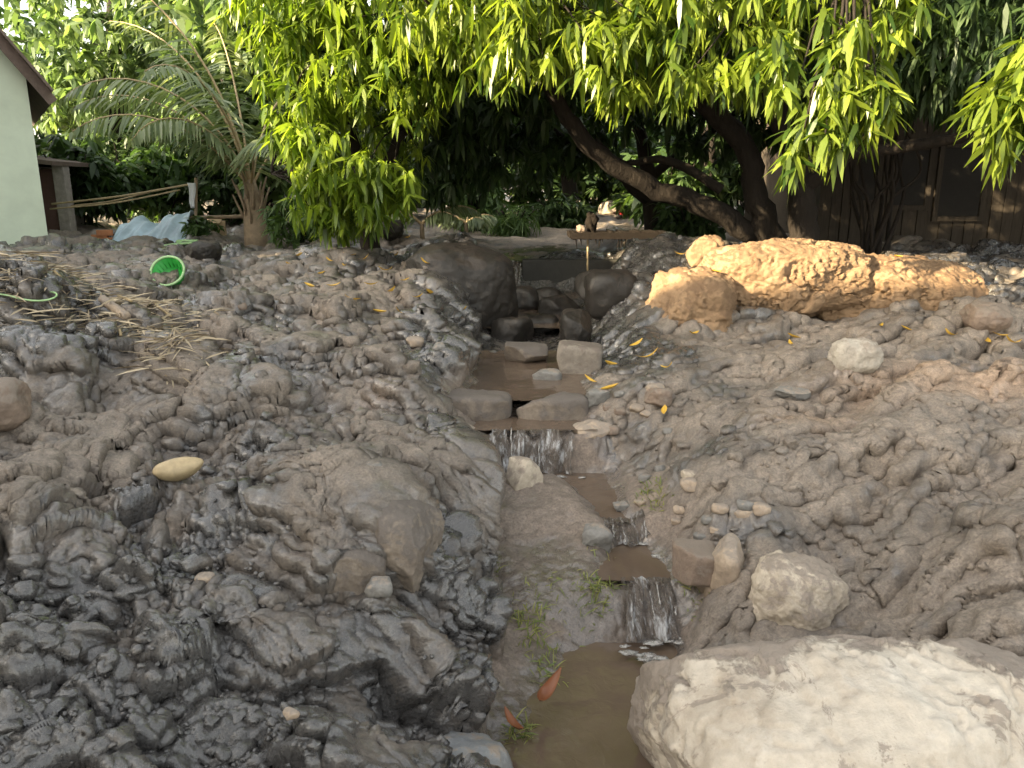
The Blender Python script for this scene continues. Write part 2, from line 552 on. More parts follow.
# ------------------------------------------------------------------ terrain
# cross sections of the gully: (x, z) of 11 key points at each distance Y
ST = {
    -60: [(-60, .3), (-9, -.1), (-4, -.2), (-.6, -.25), (.0, -.5), (.1, -.55), (.3, -.6), (.5, -.55), (.9, -.25), (4, -.2), (60, .3)],
    1.0: [(-60, .5), (-3, -.1), (-1, -.15), (-.5, -.18), (-.03, -.42), (.04, -.5), (.25, -.58), (.5, -.5), (.75, -.25), (2, -.1), (60, .5)],
    2.3: [(-60, .6), (-3, .1), (-1.1, -.02), (-.52, -.1), (-.05, -.40), (.04, -.44), (.25, -.54), (.5, -.46), (.8, -.2), (2, .0), (60, .6)],
    3.02: [(-60, .6), (-3, .22), (-1.2, .12), (-.52, .03), (-.12, -.30), (.18, -.37), (.45, -.52), (.7, -.42), (.98, -.1), (2.2, .1), (60, .6)],
    3.32: [(-60, .6), (-3, .24), (-1.2, .13), (-.52, .05), (-.14, -.27), (.38, -.20), (.56, -.27), (.76, -.20), (1.05, .0), (2.3, .15), (60, .6)],
    3.7: [(-60, .65), (-3, .32), (-1.3, .2), (-.6, .09), (-.2, -.16), (.42, -.13), (.6, -.28), (.8, -.17), (1.15, .08), (2.3, .26), (60, .65)],
    3.82: [(-60, .65), (-3, .33), (-1.3, .2), (-.62, .09), (-.2, -.10), (.38, -.09), (.56, -.2), (.76, -.1), (1.15, .1), (2.3, .28), (60, .65)],
    4.3: [(-60, .7), (-3, .38), (-1.35, .25), (-.7, .17), (-.27, -.04), (.18, -.08), (.45, -.22), (.66, -.1), (1.1, .16), (2.5, .34), (60, .7)],
    4.56: [(-60, .7), (-3, .4), (-1.4, .3), (-.72, .24), (-.36, .0), (-.22, -.16), (.15, -.23), (.5, -.14), (1.12, .2), (2.5, .36), (60, .7)],
    4.66: [(-60, .7), (-3, .4), (-1.4, .3), (-.74, .28), (-.44, .14), (-.24, .06), (.15, .04), (.44, .08), (1.12, .24), (2.6, .38), (60, .7)],
    4.95: [(-60, .7), (-3, .42), (-1.5, .35), (-.7, .36), (-.44, .24), (-.3, .12), (.15, .08), (.45, .12), (1.05, .34), (2.6, .4), (60, .7)],
    6.0: [(-60, .75), (-3.2, .45), (-1.6, .42), (-.75, .46), (-.36, .26), (-.24, .14), (.15, .08), (.5, .16), (1.0, .46), (2.6, .42), (60, .75)],
    7.0: [(-60, .8), (-3.4, .48), (-1.7, .48), (-.75, .56), (-.3, .3), (-.2, .2), (.2, .14), (.6, .24), (1.1, .6), (2.8, .46), (60, .8)],
    8.4: [(-60, .85), (-3.6, .54), (-1.9, .56), (-.6, .62), (-.12, .35), (.0, .24), (.3, .2), (.8, .26), (1.25, .84), (3.2, .62), (60, .85)],
    9.9: [(-60, .9), (-3.8, .58), (-2.1, .6), (-.6, .64), (-.2, .4), (-.1, .3), (.3, .25), (1.2, .3), (1.6, .86), (3.4, .66), (60, .9)],
    10.15: [(-60, .9), (-3.8, .58), (-2.1, .6), (-.8, .66), (-.3, .62), (-.1, .58), (.3, .57), (1.2, .58), (1.7, .84), (3.4, .66), (60, .9)],
    13: [(-60, 1.), (-5, .62), (-2.4, .64), (-1.4, .68), (-.8, .66), (-.3, .62), (.3, .61), (1.2, .62), (1.9, .76), (3.6, .7), (60, 1.)],
    18: [(-60, 1.1), (-7, .68), (-3, .7), (-2, .74), (-1.2, .74), (-.6, .73), (.3, .73), (1.2, .73), (2.2, .78), (4, .75), (60, 1.1)],
    30: [(-60, 1.3), (-10, .8), (-4, .82), (-3, .85), (-1.5, .85), (-.6, .85), (.3, .85), (1.2, .85), (2.2, .9), (5, .9), (60, 1.3)],
    60: [(-60, 3), (-20, 2), (-8, 1.6), (-3, 1.5), (-1.5, 1.5), (-.6, 1.5), (.3, 1.5), (1.2, 1.5), (2.2, 1.5), (8, 1.6), (60, 3)],
    500: [(-60, 9), (-20, 9), (-8, 9), (-3, 9), (-1.5, 9), (-.6, 9), (.3, 9), (1.2, 9), (2.2, 9), (8, 9), (60, 9)],
}
SY = np.array(sorted(ST))
SX = np.array([[q[0] for q in ST[y]] for y in sorted(ST)], dtype=float)
SZ = np.array([[q[1] for q in ST[y]] for y in sorted(ST)], dtype=float)


def base_h(x, y):
    kx = [np.interp(y, SY, SX[:, k]) for k in range(11)]
    kz = [np.interp(y, SY, SZ[:, k]) for k in range(11)]

    def ev(xx):
        z = np.where(xx < kx[0], kz[0], kz[10])
        for k in range(10):
            t = (xx - kx[k]) / np.maximum(kx[k + 1] - kx[k], 1e-5)
            z = np.where((t >= 0) & (t <= 1), kz[k] + t * (kz[k + 1] - kz[k]), z)
        return z
    s = 0.045
    return (ev(x - s) + 2 * ev(x) + ev(x + s)) / 4, kx


MOUNDS = [  # x, y, rx, ry, height : heaps the mudflow left
    (-3.75, 5.7, 1.15, 0.9, 0.42), (-3.0, 5.2, .7, .55, .16), (-5.2, 6.6, 1.2, 1.0, .3),
    (-.82, 3.25, .34, .3, .10), (-1.65, 2.75, .5, .35, .10), (-.75, 2.45, .28, .25, .08), (-1.4, 3.9, .5, .3, .07),
    (-5.9, 10.4, .9, .45, .2), (-3.0, 10.4, .35, .25, .17), (-1.9, 8.6, .7, .4, .14), (-1.3, 7.2, .5, .4, .08),
    (-1.75, 2.9, .26, .15, -.1), (-1.1, 3.15, .2, .14, -.09), (-2.6, 4.1, .4, .2, -.14), (-.95, 2.45, .16, .1, -.07), (-2.0, 3.5, .25, .12, -.09), (-.75, 3.75, .22, .1, -.08), (-1.3, 2.3, .18, .12, -.08),
    (2.0, 3.9, .7, .35, .07), (2.9, 4.6, .9, .35, .09), (3.9, 5.9, .7, .4, .1), (2.2, 2.9, .5, .3, .07), (1.45, 4.5, .35, .35, .05),
    (.9, 10.6, .6, .3, .12), (1.6, 8.6, .7, .5, .18), (2.2, 7.9, .6, .4, .2), (4.5, 8.0, 1.5, .8, .15),
]


def wavefade(lam, cell):
    return np.clip(lam / (2.5 * cell) - 0.4, 0, 1)


def height(x, y, cell=None, masks=False):
    x = np.asarray(x, dtype=float); y = np.asarray(y, dtype=float)
    if cell is None:
        cell = 0.004 + 0.002 * np.maximum(y, 0)
    # the gully edges wander
    wx = x + 0.09 * perlin2(x * 1.7, y * 1.7, 3) + 0.05 * perlin2(x * 4.3, y * 4.3, 5) * (y > 1)
    wy = y + 0.05 * perlin2(x * 3.1, y * 3.1, 9)
    h, kx = base_h(wx, wy)
    for (mx, my, rx, ry, hh) in MOUNDS:
        q = ((x - mx) / rx) ** 2 + ((y - my) / ry) ** 2
        h = h + hh * np.exp(-q * 1.1)
    # in-channel mask and side masks
    mid = (wx > kx[4]) & (wx < kx[7])
    dl = np.clip((kx[4] + .02 - wx) / 0.09, 0, 1); dr = np.clip((wx - kx[7]) / 0.2, 0, 1)
    ch = 1 - np.maximum(dl, dr)               # 1 in channel floor
    left = dl; right = dr
    rslope = right * (1 - sstep(1.2, 1.9, x - 0.12 * (y - 3)))  # right bank slope, lumpy
    rflat = right - rslope
    fade_far = 1 / (1 + (np.maximum(y - 5, 0) / 9) ** 2)
    # large undulation
    h = h + 0.05 * fbm2(x * .9, y * .9, 21, 3) * (1 - .7 * ch) * np.clip(y, .3, 3)
    hb = h.copy()
    clod = left * (0.3 + 0.7 * (1 - sstep(3.0, 5.2, y))) + 0.18 * rslope + 0.06 * rflat + 0.13 * ch
    patch = sstep(-.25, .35, fbm2(x * 1.1, y * 1.3, 33, 2))     # some places smooth, some churned
    bankm = np.exp(-((wx - (kx[4] - .16)) / .2) ** 2) * (y < 5.6) * (y > 1.2)
    clod = clod * (0.5 + 0.5 * np.maximum(patch, bankm))
    # domain warp
    ax = x + 0.10 * perlin2(x * 3.3, y * 3.3, 41) + .03 * perlin2(x * 11, y * 11, 42)
    ay = y + 0.10 * perlin2(x * 3.3, y * 3.3, 43) + .03 * perlin2(x * 11, y * 11, 44)
    # billows: rounded lumps with sharp creases
    flip = sstep(-.35, .1, fbm2(x * 2.3 + 7, y * 2.0, 57, 2))     # rounded lumps here, torn ridges there
    for lam, amp, sd in ((.66, .1, 51), (.34, .062, 52), (.17, .04, 53), (.085, .03, 54), (.042, .02, 55), (.021, .011, 56)):
        pl = perlin2(ax / lam, ay / lam * 1.25, sd)
        n = np.abs(pl)
        h = h + clod * amp * wavefade(lam, cell) * ((.45 * (n * 1.7 - .45) + .5 * pl) * (1 - flip) + (.55 - n * 1.7) * flip)
    # clods: bulging cells
    for lam, amp, sd in ((.24, .022, 61), (.095, .014, 62)):
        f1, f2 = worley2(ax / lam, ay / lam, sd)
        sel = sstep(0.0, 0.5, fbm2(x * 2.1, y * 2.1, sd + 5, 2))
        h = h + clod * sel * amp * wavefade(lam, cell) * (np.sqrt(np.clip(1 - f1 * f1, 0, 1)) * 1.2 - .5)
    # left bank terraces, edges of slumped crust
    t = fbm2(ax * 1.5 + .5 * y, ay * 2.1, 71, 3)
    h = h + left * .07 * sstep(-.02, .03, t) * fade_far + left * .06 * sstep(.25, .29, t) * fade_far + left * .05 * sstep(-.3, -.26, t) * fade_far
    cr = np.abs(fbm2(ax * 1.3 + 3, ay * 2.2, 78, 3))
    h = h - (left * .8 + rflat * .5 + rslope * .5) * .06 * sstep(.05, .0, cr) * fade_far * wavefade(.06, cell)
    # right slab: flow streaks running down to the left, with drag gouges
    ca, sa = math.cos(R(24)), math.sin(R(24))
    a = ax * ca + ay * sa; b = -ax * sa + ay * ca
    st = perlin2(a / .75, b / .17, 81)
    h = h + (rflat + .4 * rslope) * .085 * (sstep(-.1, .25, st) - .5)
    st2 = perlin2(a / .34, b / .085, 82)
    h = h - (rflat + .4 * rslope) * .085 * sstep(.24, .42, st2)
    st3 = perlin2(a / .16, b / .05, 83)
    h = h + rflat * .014 * st3 * wavefade(.05, cell)
    f1, f2 = worley2(ax / .4, ay / .34, 84)
    h = h - rflat * .05 * sstep(.075, .0, f2 - f1) * sstep(0, .3, fbm2(x * .8, y * .8, 85, 2))
    # far plateau ripple
    far = sstep(8, 11, y)
    h = h + far * .05 * np.abs(perlin2(ax / .8, ay / .5, 91)) + far * .03 * np.abs(perlin2(ax / .3, ay / .22, 92))
    # fine roughness everywhere
    h = h + (.006 + .006 * (1 - ch)) * perlin2(x / .05, y / .05, 95) * wavefade(.05, cell)
    h = h + .003 * perlin2(x / .021, y / .021, 96) * wavefade(.021, cell)
    if not masks:
        return h
    detail = h - hb
    wet = .12 + .16 * left + .3 * bankm + .3 * patch * (1 - .6 * ch) - .12 * sstep(.0, .1, t) * left + left * (.5 * (1 - sstep(2.2, 3.4, y - .35 * x - .4)) + .02) - .1 * rflat + .12 * rslope  # damp mud mask; some terms below also paint shade in
    wet = wet + .2 * sstep(6.5, 9, y) * (x < -.4) * (1 - sstep(11, 15, y))
    wet = wet + .3 * sstep(7.0, 7.8, y) * sstep(.6, 1.2, x) * (1 - sstep(11.5, 13, y))  # shade behind the boulders painted in as darker mud
    wet = wet + .4 * sstep(6.2, 8, y) * (x > -.6) * (1 - sstep(10.5, 12, y))  # same painted shade over the run and the right bank
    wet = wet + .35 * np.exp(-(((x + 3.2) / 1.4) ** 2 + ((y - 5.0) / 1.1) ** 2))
    wet = wet + .6 * sstep(4.9, 5.8, y) * (1 - sstep(10, 11, y)) * sstep(-.95, -.55, x) * (1 - sstep(.95, 1.35, x))  # wet channel mud, darkened further to paint in the upper gully's shade
    sand_sun = .75 * np.exp(-(((x - 2.7) / .9) ** 2 + ((y - 4.7) / .45) ** 2)) + .45 * np.exp(-(((x - 1.6) / .5) ** 2 + ((y - 4.2) / .35) ** 2)) \
        + .35 * np.exp(-(((x + 1.0) / .7) ** 2 + ((y - 4.6) / .6) ** 2)) + .3 * np.exp(-(((x + .5) / .6) ** 2 + ((y - 3.7) / .4) ** 2)) \
        + .2 * sstep(10.5, 13, y) * (x > -1.5)  # the right-hand patch paints warm dappled sun into the mud colour
    silt = np.clip(ch, 0, 1) * (y < 10.2) * (1 - .8 * sstep(5.2, 6.4, y))
    lev = np.interp(y, [3.1, 3.25, 3.76, 3.82, 4.58, 4.66, 4.9, 4.97, 6.7, 7.3], [-.4, -.215, -.215, -.145, -.145, .095, .095, .2, .2, .27])
    wet = wet + .75 * sstep(.07, .015, h - lev) * (ch > .2) * (y < 10)
    if masks == 'split':
        return hb, detail, np.stack([np.clip(wet, 0, 1), np.clip(sand_sun, 0, 1), silt, np.ones_like(h)], axis=-1)
    return h, np.stack([np.clip(wet, 0, 1), np.clip(sand_sun, 0, 1), silt, np.ones_like(h)], axis=-1)


def hz(x, y):
    return float(height(np.array([x]), np.array([y]))[0])


def G(u, v, ymin=1.6, ymax=60):
    """where the sight line through (u, v) meets the ground"""
    d = ray(u, v)
    ys = np.geomspace(ymin, ymax, 900)
    k = ys / d.y
    z = ZC + d.z * k
    g = height(d.x * k, ys)
    hit = np.nonzero(z <= g)[0]
    i = hit[0] if len(hit) else len(ys) - 1
    return Vector((d.x * k[i], ys[i], float(g[i])))


def build_ground():
    MOUNDS.extend(SKIRTS)
    rows = list(np.linspace(-60, 0.2, 24)) + list(np.linspace(.35, 1.45, 12))
    y = 1.5
    while y < 25:
        rows.append(y); y *= 1.0027
    while y < 130:
        rows.append(y); y *= 1.03
    rows = np.array(rows)
    nc = 820
    u = np.linspace(-1, 1, nc)
    au = np.abs(u)
    w = np.maximum(1.9, .74 * rows + .75)
    inner = np.sign(u) * au
    extra = np.sign(u) * np.clip((au - .88) / .12, 0, 1) ** 3
    X = w[:, None] * inner[None, :] + (60 + rows.clip(0)[:, None] * .3) * extra[None, :]
    Y = np.repeat(rows[:, None], nc, axis=1)
    cell = np.gradient(rows)[:, None] * .7 + 0 * X
    cell = np.maximum(cell, np.gradient(X, axis=1) * .8)
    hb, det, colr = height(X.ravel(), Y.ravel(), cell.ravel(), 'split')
    HB = hb.reshape(X.shape); DT = det.reshape(X.shape)
    H = HB + DT
    # relief stands out along the surface normal of the banks; lumps bulge a little so that creases close up as in real mud
    dx = np.maximum(np.gradient(X, axis=1), 1e-4); dy = np.maximum(np.gradient(Y, axis=0), 1e-4)

    def soft(a):
        for _ in range(6):
            a = (np.roll(a, 1, 0) + np.roll(a, -1, 0) + np.roll(a, 1, 1) + np.roll(a, -1, 1) + a) / 5
        return a
    bx_ = np.clip(soft(np.gradient(HB, axis=1) / dx), -1.4, 1.4); by_ = np.clip(soft(np.gradient(HB, axis=0) / dy), -1.4, 1.4)
    near = (Y > 1.3) & (Y < 12)
    bx_ = bx_ * near; by_ = by_ * near
    ln = np.sqrt(1 + bx_ ** 2 + by_ ** 2)
    gx = np.gradient(DT, axis=1) / dx; gy = np.gradient(DT, axis=0) / dy
    k = np.clip(1.5 * cell.reshape(X.shape), 0, .02)
    X2 = X - bx_ / ln * DT - np.clip(gx, -2, 2) * k
    Y2 = Y - by_ / ln * DT - np.clip(gy, -2, 2) * k
    V = np.stack([X2.ravel(), Y2.ravel(), (HB + DT / ln).ravel()], axis=1)
    nr = len(rows)
    idx = np.arange(nr * nc).reshape(nr, nc)
    F = np.stack([idx[:-1, :-1].ravel(), idx[:-1, 1:].ravel(), idx[1:, 1:].ravel(), idx[1:, :-1].ravel()], axis=1)
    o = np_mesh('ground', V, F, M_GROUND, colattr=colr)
    o['kind'] = 'structure'
    return o


SKIRTS = []

# ------------------------------------------------------------------ water
POOLS = [(-.12, .95, -4.0, 3.1, -.40), (.4, .82, 3.32, 3.78, -.215), (-.22, .8, 3.82, 4.62, -.145), (-.34, .53, 4.655, 4.93, .095),
         (-.3, .62, 4.97, 6.6, .2), (-.3, 1.3, 7.3, 10.02, .27), (-.9, 1.6, 10.17, 17, .635)]


def build_water():
    vs, fs = [], []
    for (x0, x1, y0, y1, z) in POOLS:
        nx, ny = 40, max(12, int((y1 - y0) * 40))
        b = len(vs)
        xs, ys = np.meshgrid(np.linspace(x0, x1, nx), np.linspace(y0, y1, ny))
        zz = z + .004 * perlin2(xs.ravel() * 9, ys.ravel() * 6, 5) + .002 * perlin2(xs.ravel() * 25, ys.ravel() * 18, 6)
        for a, c, d in zip(xs.ravel(), ys.ravel(), zz):
            vs.append((a, c, d))
        for j in range(ny - 1):
            for i in range(nx - 1):
                q = b + j * nx + i
                fs.append((q, q + 1, q + nx + 1, q + nx))
    o = np_mesh('stream_water', vs, fs, M_WATER)
    o['kind'] = 'structure'


build_water()


def mat_fall():
    """thin brown sheet of falling water with white streaks"""
    m, nt, out = mat_new('falling_water')
    co = coords(nt)
    mp = N(nt, 'ShaderNodeMapping'); mp.inputs['Scale'].default_value = (1, .3, .3); L(nt, co, mp.inputs['Vector'])
    n1 = noise(nt, mp.outputs[0], 60, 6, .7, .8)
    n2 = noise(nt, mp.outputs[0], 16, 5, .65, .7)
    w = mapr(nt, math_(nt, 'ADD', math_(nt, 'MULTIPLY', n1, .45), math_(nt, 'MULTIPLY', n2, .55)), .51, .68)
    c = mix(nt, w, (.075, .058, .045), (.5, .51, .52))
    b = principled(nt, None, c, .15, bump(nt, n1, .8, .015), .6)
    tr = N(nt, 'ShaderNodeBsdfTransparent'); ms = N(nt, 'ShaderNodeMixShader')
    L(nt, mapr(nt, n2, .36, .5, .15, .95), ms.inputs[0])
    L(nt, tr.outputs[0], ms.inputs[1]); L(nt, b.outputs[0], ms.inputs[2]); L(nt, ms.outputs[0], out.inputs['Surface'])
    return m


M_FALL = mat_fall()


def cascade(x0, x1, ytop, ztop, ybot, zbot, seed, blobs=20, strands=8, lin=1.45):
    """a draped sheet of water over a ledge, loose strands at its edges, froth where it lands"""
    rnd = random.Random(seed)
    rs = np.random.RandomState(seed)
    nx, ns = 70, 26
    a, q = np.meshgrid(np.linspace(0, 1, nx), np.linspace(0, 1, ns))
    a = a.ravel(); q = q.ravel()
    xx = x0 + (x1 - x0) * (.5 + (a - .5) * (.92 + .12 * perlin2(q * 3 + a * 2, a * 0 + 2.5, seed))) + .03 * q * perlin2(a * 6, q * 2, seed)
    yy = ytop + (ybot - ytop) * q ** .75 + .05 * perlin2(a * 4 + 3, q * .8, seed + 1) * (.3 + q) + .02 * perlin2(a * 11 + 3, q * .8, seed + 5)
    zz = ztop + (zbot - ztop) * q ** lin
    edge = sstep(0, .12, a) * sstep(0, .12, 1 - a)
    zz = np.maximum(zz, height(xx, yy) + .012 * edge - .02 * (1 - edge))
    zz = zz + (.012 * np.abs(perlin2(a * (x1 - x0) * 38, q * 1.3, seed + 2)) + .006 * perlin2(a * (x1 - x0) * 90, q * 3, seed + 3)) * np.minimum(1, q * 4)
    idx = np.arange(nx * ns).reshape(ns, nx)
    F = np.stack([idx[:-1, :-1].ravel(), idx[1:, :-1].ravel(), idx[1:, 1:].ravel(), idx[:-1, 1:].ravel()], 1)
    o = np_mesh('waterfall', np.stack([xx, yy, zz], 1), F, M_FALL)
    o['kind'] = 'structure'
    mb = MB()
    for i in range(strands):
        t = rnd.random()
        x = x0 + (x1 - x0) * t
        q0, q1 = rnd.uniform(0, .5), rnd.uniform(.6, 1)
        pts = []
        for k in range(7):
            ss = q0 + (q1 - q0) * k / 6
            y_ = ytop + (ybot - ytop) * ss ** .75 - .008
            z_ = max(ztop + (zbot - ztop) * ss ** lin, hz(x, y_)) + .014
            pts.append((x + rnd.uniform(-.004, .004), y_, z_))
        mb.tube(pts, [.002 + .003 * rnd.random() for _ in pts], 5)
    for i in range(blobs):
        cx, cy = rnd.uniform(x0 - .03, x1 + .03), ybot + .03 - rnd.random() ** 2 * .2
        r = rnd.uniform(.008, .022)
        vv, ff = ico(2)
        d = 1 + .9 * perlin3(vv * 2.6 + i * 3.3, seed)
        mb.add([(cx + p[0] * r * 1.9 * k, cy + p[1] * r * k, zbot + .001 + p[2] * .004 * k) for p, k in zip(vv, d)], ff.tolist())
    o = mb.build('water_froth', M_FOAM, None, True)
    o['kind'] = 'structure'


_ico = {}


def ico(n):
    if n not in _ico:
        bm = bmesh.new()
        bmesh.ops.create_icosphere(bm, subdivisions=n, radius=1)
        bm.verts.index_update()
        v = np.array([q.co[:] for q in bm.verts]); f = np.array([[a.index for a in p.verts] for p in bm.faces])
        bm.free()
        v /= np.linalg.norm(v, axis=1)[:, None]
        _ico[n] = (v, f)
    return _ico[n]


cascade(-.17, .4, 4.66, .1, 4.5, -.14, 1, 6, strands=4)
cascade(.5, .74, 3.34, -.208, 3.08, -.37, 2, 14, lin=1.0, strands=3)
cascade(.46, .72, 3.86, -.138, 3.68, -.21, 3, 5, lin=1.0, strands=3)
cascade(-.22, .12, 10.18, .645, 9.85, .31, 4, 16)

# ------------------------------------------------------------------ stones
def rock(name, label, cat, loc, size, seed, mat, box=.3, rough=.08, rot=(0, 0, 0), sub=5, cuts=6, crust=0.0, group=None, rest=None, crack=0.0):
    v, f = ico(sub)
    rs = np.random.RandomState(seed)
    p = 2 + 7 * box
    r = (np.abs(v) ** p).sum(1) ** (-1 / p)
    q = v * r[:, None]
    for k in range(cuts):
        n = rs.normal(size=3); n[2] *= .8; n /= np.linalg.norm(n)
        dd = rs.uniform(.68, .92)
        ov = np.maximum(q @ n - dd, 0)
        q = q - (ov * .88)[:, None] * n
    s = np.array(size) / 2
    off = rs.uniform(0, 100, 3)
    q3 = q * s / s.max()
    d = rough * (fbm3(q3 * 1.6 + off, seed, 4, .5) + .45 * np.abs(fbm3(q3 * 5 + off, seed + 3, 3, .55)))
    d = d + rough * .13 * fbm3(q3 * 22 + off, seed + 7, 3, .6)
    if crust:
        top = sstep(.12, .26, q[:, 2] + .45 * fbm3(q3 * 2.6 + off, seed + 31, 5, .6))
        big = fbm3(q3 * 3.1 + off, seed + 11, 3, .55)
        d = d + crust * top * (.45 + .55 * big + .5 * np.abs(fbm3(q3 * 9 + off, seed + 13, 3, .6)) - .35 * sstep(.2, .35, fbm3(q3 * 5 + off, seed + 17, 2)))
        d = d + crust * .12 * np.abs(fbm3(q3 * 16 + off, seed + 19, 3, .6))
    if crack:
        for kk in range(2):
            cn = fbm3(q3 * (1.1 + .5 * kk) + off + 7 * kk, seed + 41 + kk, 4, .6)
            d = d - crack * sstep(.045, 0, np.abs(cn)) + crack * .5 * sstep(-.02, .02, cn)
    q = q * s + v * (d * s.max())[:, None]
    o = np_mesh(name, q, f, mat)
    o.rotation_euler = rot
    o.location = loc
    return tag(o, label, cat, group)


def rock_at(label, u, v, size, seed, mat, sink=.25, name='stone', cat='stone', Y=None, **kw):
    g = G(u, v) if Y is None else Vector((P(u, v, Y).x, Y, 0))
    if Y is not None:
        g.z = hz(g.x, g.y)
    if size[2] > .1:
        SKIRTS.append((g.x, g.y, size[0] * .62, size[1] * .62, size[2] * .2))
    return rock(name, label, cat, (g.x, g.y, g.z + size[2] * (.5 - sink)), size, seed, mat, **kw)


rock('boulder', 'huge cream white boulder with mud smeared over its top, beside the brown pool', 'boulder',
     (1.28, 2.12, -.23), (1.75, 1.02, .86), 12, M_BIG, box=.28, rough=.04, rot=(R(4), R(4), R(6)), sub=7, cuts=9, crack=.014)
rock('boulder', 'pale cream rounded rock half buried in mud just behind the huge white boulder', 'boulder',
     P(795, 590, 2.98) + Vector((0.02, .02, -.06)), (.38, .34, .32), 23, M_CREAM2, box=.2, rough=.1, rot=(0, R(12), R(-20)), sub=6, cuts=6)
rock('stone', 'brick shaped brown stone jutting over the right edge of the small cascade', 'stone',
     P(694, 562, 3.26), (.19, .2, .15), 31, M_BROWN, box=.9, rough=.03, rot=(0, 0, R(-8)), cuts=2)
rock('stone', 'grey brown jagged stone wedged between the brick shaped stone and the cream rock', 'stone',
     P(724, 572, 3.2), (.21, .22, .3), 37, M_TANSTONE, box=.4, rough=.08, rot=(R(8), R(-10), R(20)), cuts=8)
rock('stone', 'small flat tan stone lying on top of the right bank above the jagged stone', 'stone',
     P(741, 516, 3.5), (.13, .11, .1), 41, M_TANSTONE, box=.6, rough=.05, cuts=5)
rock('stone', 'dark grey squared stone with pale top edge on the left bank beside the pool', 'stone',
     P(455, 668, 2.72), (.19, .2, .22), 43, M_GREY, box=.7, rough=.05, rot=(R(-6), R(4), R(14)), cuts=5)
rock('stone', 'bluish grey wet slab at the foot of the left bank, at the bottom edge', 'stone',
     P(468, 752, 2.3) + Vector((0, 0, -.06)), (.3, .34, .2), 47, M_BLUE, box=.45, rough=.06, rot=(R(-18), R(14), R(28)), cuts=7)
rock('stone', 'small grey stone pressed into the left bank above the bluish slab', 'stone',
     P(425, 700, 2.5), (.13, .13, .11), 48, M_GREY, box=.3, rough=.08, cuts=5)
rock_at('tan rounded boulder bulging from the crest of the left mud bank', 400, 556, (.34, .36, .36), 53, M_MUDSTONE, sink=.38, name='boulder', cat='boulder', box=.15, rough=.06, rot=(0, R(18), R(10)), sub=6, cuts=6)
rock_at('brown rounded stone tucked below and left of the tan bank boulder', 348, 584, (.27, .28, .28), 59, M_MUDSTONE, sink=.42, name='boulder', cat='boulder', box=.15, rough=.06, rot=(0, 0, R(40)), sub=6, cuts=5)
rock_at('cream stone lying in the plunge pool below the main waterfall', 524, 486, (.2, .18, .18), 61, M_CREAM2, sink=.12, box=.35, rough=.06, rot=(0, 0, R(30)), cuts=7)
rock('stone', 'low dark stone slab forming the left half of the check dam above the waterfall', 'stone',
     P(478, 414, 4.98), (.44, .24, .28), 67, M_MUDSTONE, box=.7, rough=.05, rot=(0, R(2), R(-4)), cuts=3)
rock('stone', 'long reddish brown stone forming the right half of the check dam', 'stone',
     P(552, 414, 4.98), (.46, .24, .26), 71, M_MUDSTONE, box=.5, rough=.06, rot=(0, R(-6), R(6)), cuts=5)
rock('stone', 'low tan stone on the right rim of the main waterfall', 'stone',
     P(592, 430, 4.74), (.24, .18, .12), 72, M_TANSTONE, box=.3, rough=.06, rot=(0, R(-12), R(20)), cuts=5)
rock('stone', 'low brown stone on the left rim of the main waterfall', 'stone',
     P(462, 432, 4.74), (.22, .18, .12), 73, M_TANSTONE, box=.3, rough=.06, rot=(0, R(14), R(-20)), cuts=5)
rock('stone', 'square cut pale grey block standing in the middle of the gully', 'stone',
     P(579, 361, 5.85), (.34, .26, .27), 79, mat_rock('pale_block', (.23, .2, .165), (.16, .135, .11), (.14, .115, .095), .4, .75, 1.5), box=.95, rough=.03, rot=(0, R(5), R(-5)), cuts=2)
rock('stone', 'dull brown flat stone left of the square block at the edge of the still pool', 'stone',
     P(526, 352, 6.2), (.34, .3, .16), 83, M_MUDSTONE, box=.6, rough=.04, cuts=4)
rock('stone', 'small dark wet stone at the foot of the square block', 'stone',
     P(546, 378, 5.6), (.22, .16, .13), 89, M_GREY, box=.3, rough=.06, cuts=5)
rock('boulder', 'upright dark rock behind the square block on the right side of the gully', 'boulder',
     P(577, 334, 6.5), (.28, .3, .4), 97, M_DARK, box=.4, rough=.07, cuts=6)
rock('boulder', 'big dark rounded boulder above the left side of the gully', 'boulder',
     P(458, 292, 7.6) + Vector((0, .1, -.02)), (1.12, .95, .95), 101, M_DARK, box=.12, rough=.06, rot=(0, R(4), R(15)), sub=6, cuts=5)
rock('boulder', 'squat sunlit ochre boulder at the left end of the sunlit row', 'boulder',
     P(688, 312, 6.5), (.7, .6, .62), 103, M_OCHRE, box=.3, rough=.08, rot=(0, 0, R(-14)), sub=6, cuts=5, crust=.06, crack=.06)
rock('boulder', 'long sunlit ochre boulder with a rough mud crust, middle of the sunlit row', 'boulder',
     P(788, 290, 6.62) + Vector((0, .1, 0)), (1.3, .75, .68), 107, M_OCHRE, box=.38, rough=.06, rot=(0, R(-2), R(-6)), sub=7, cuts=6, crust=.045, crack=.05)
rock('boulder', 'sunlit ochre boulder with smooth rounded end, right end of the sunlit row', 'boulder',
     P(900, 297, 6.66) + Vector((0, .08, 0)), (1.3, .75, .6), 109, M_OCHRE, box=.38, rough=.05, rot=(0, R(4), R(-10)), sub=7, cuts=6, crust=.04, crack=.05)
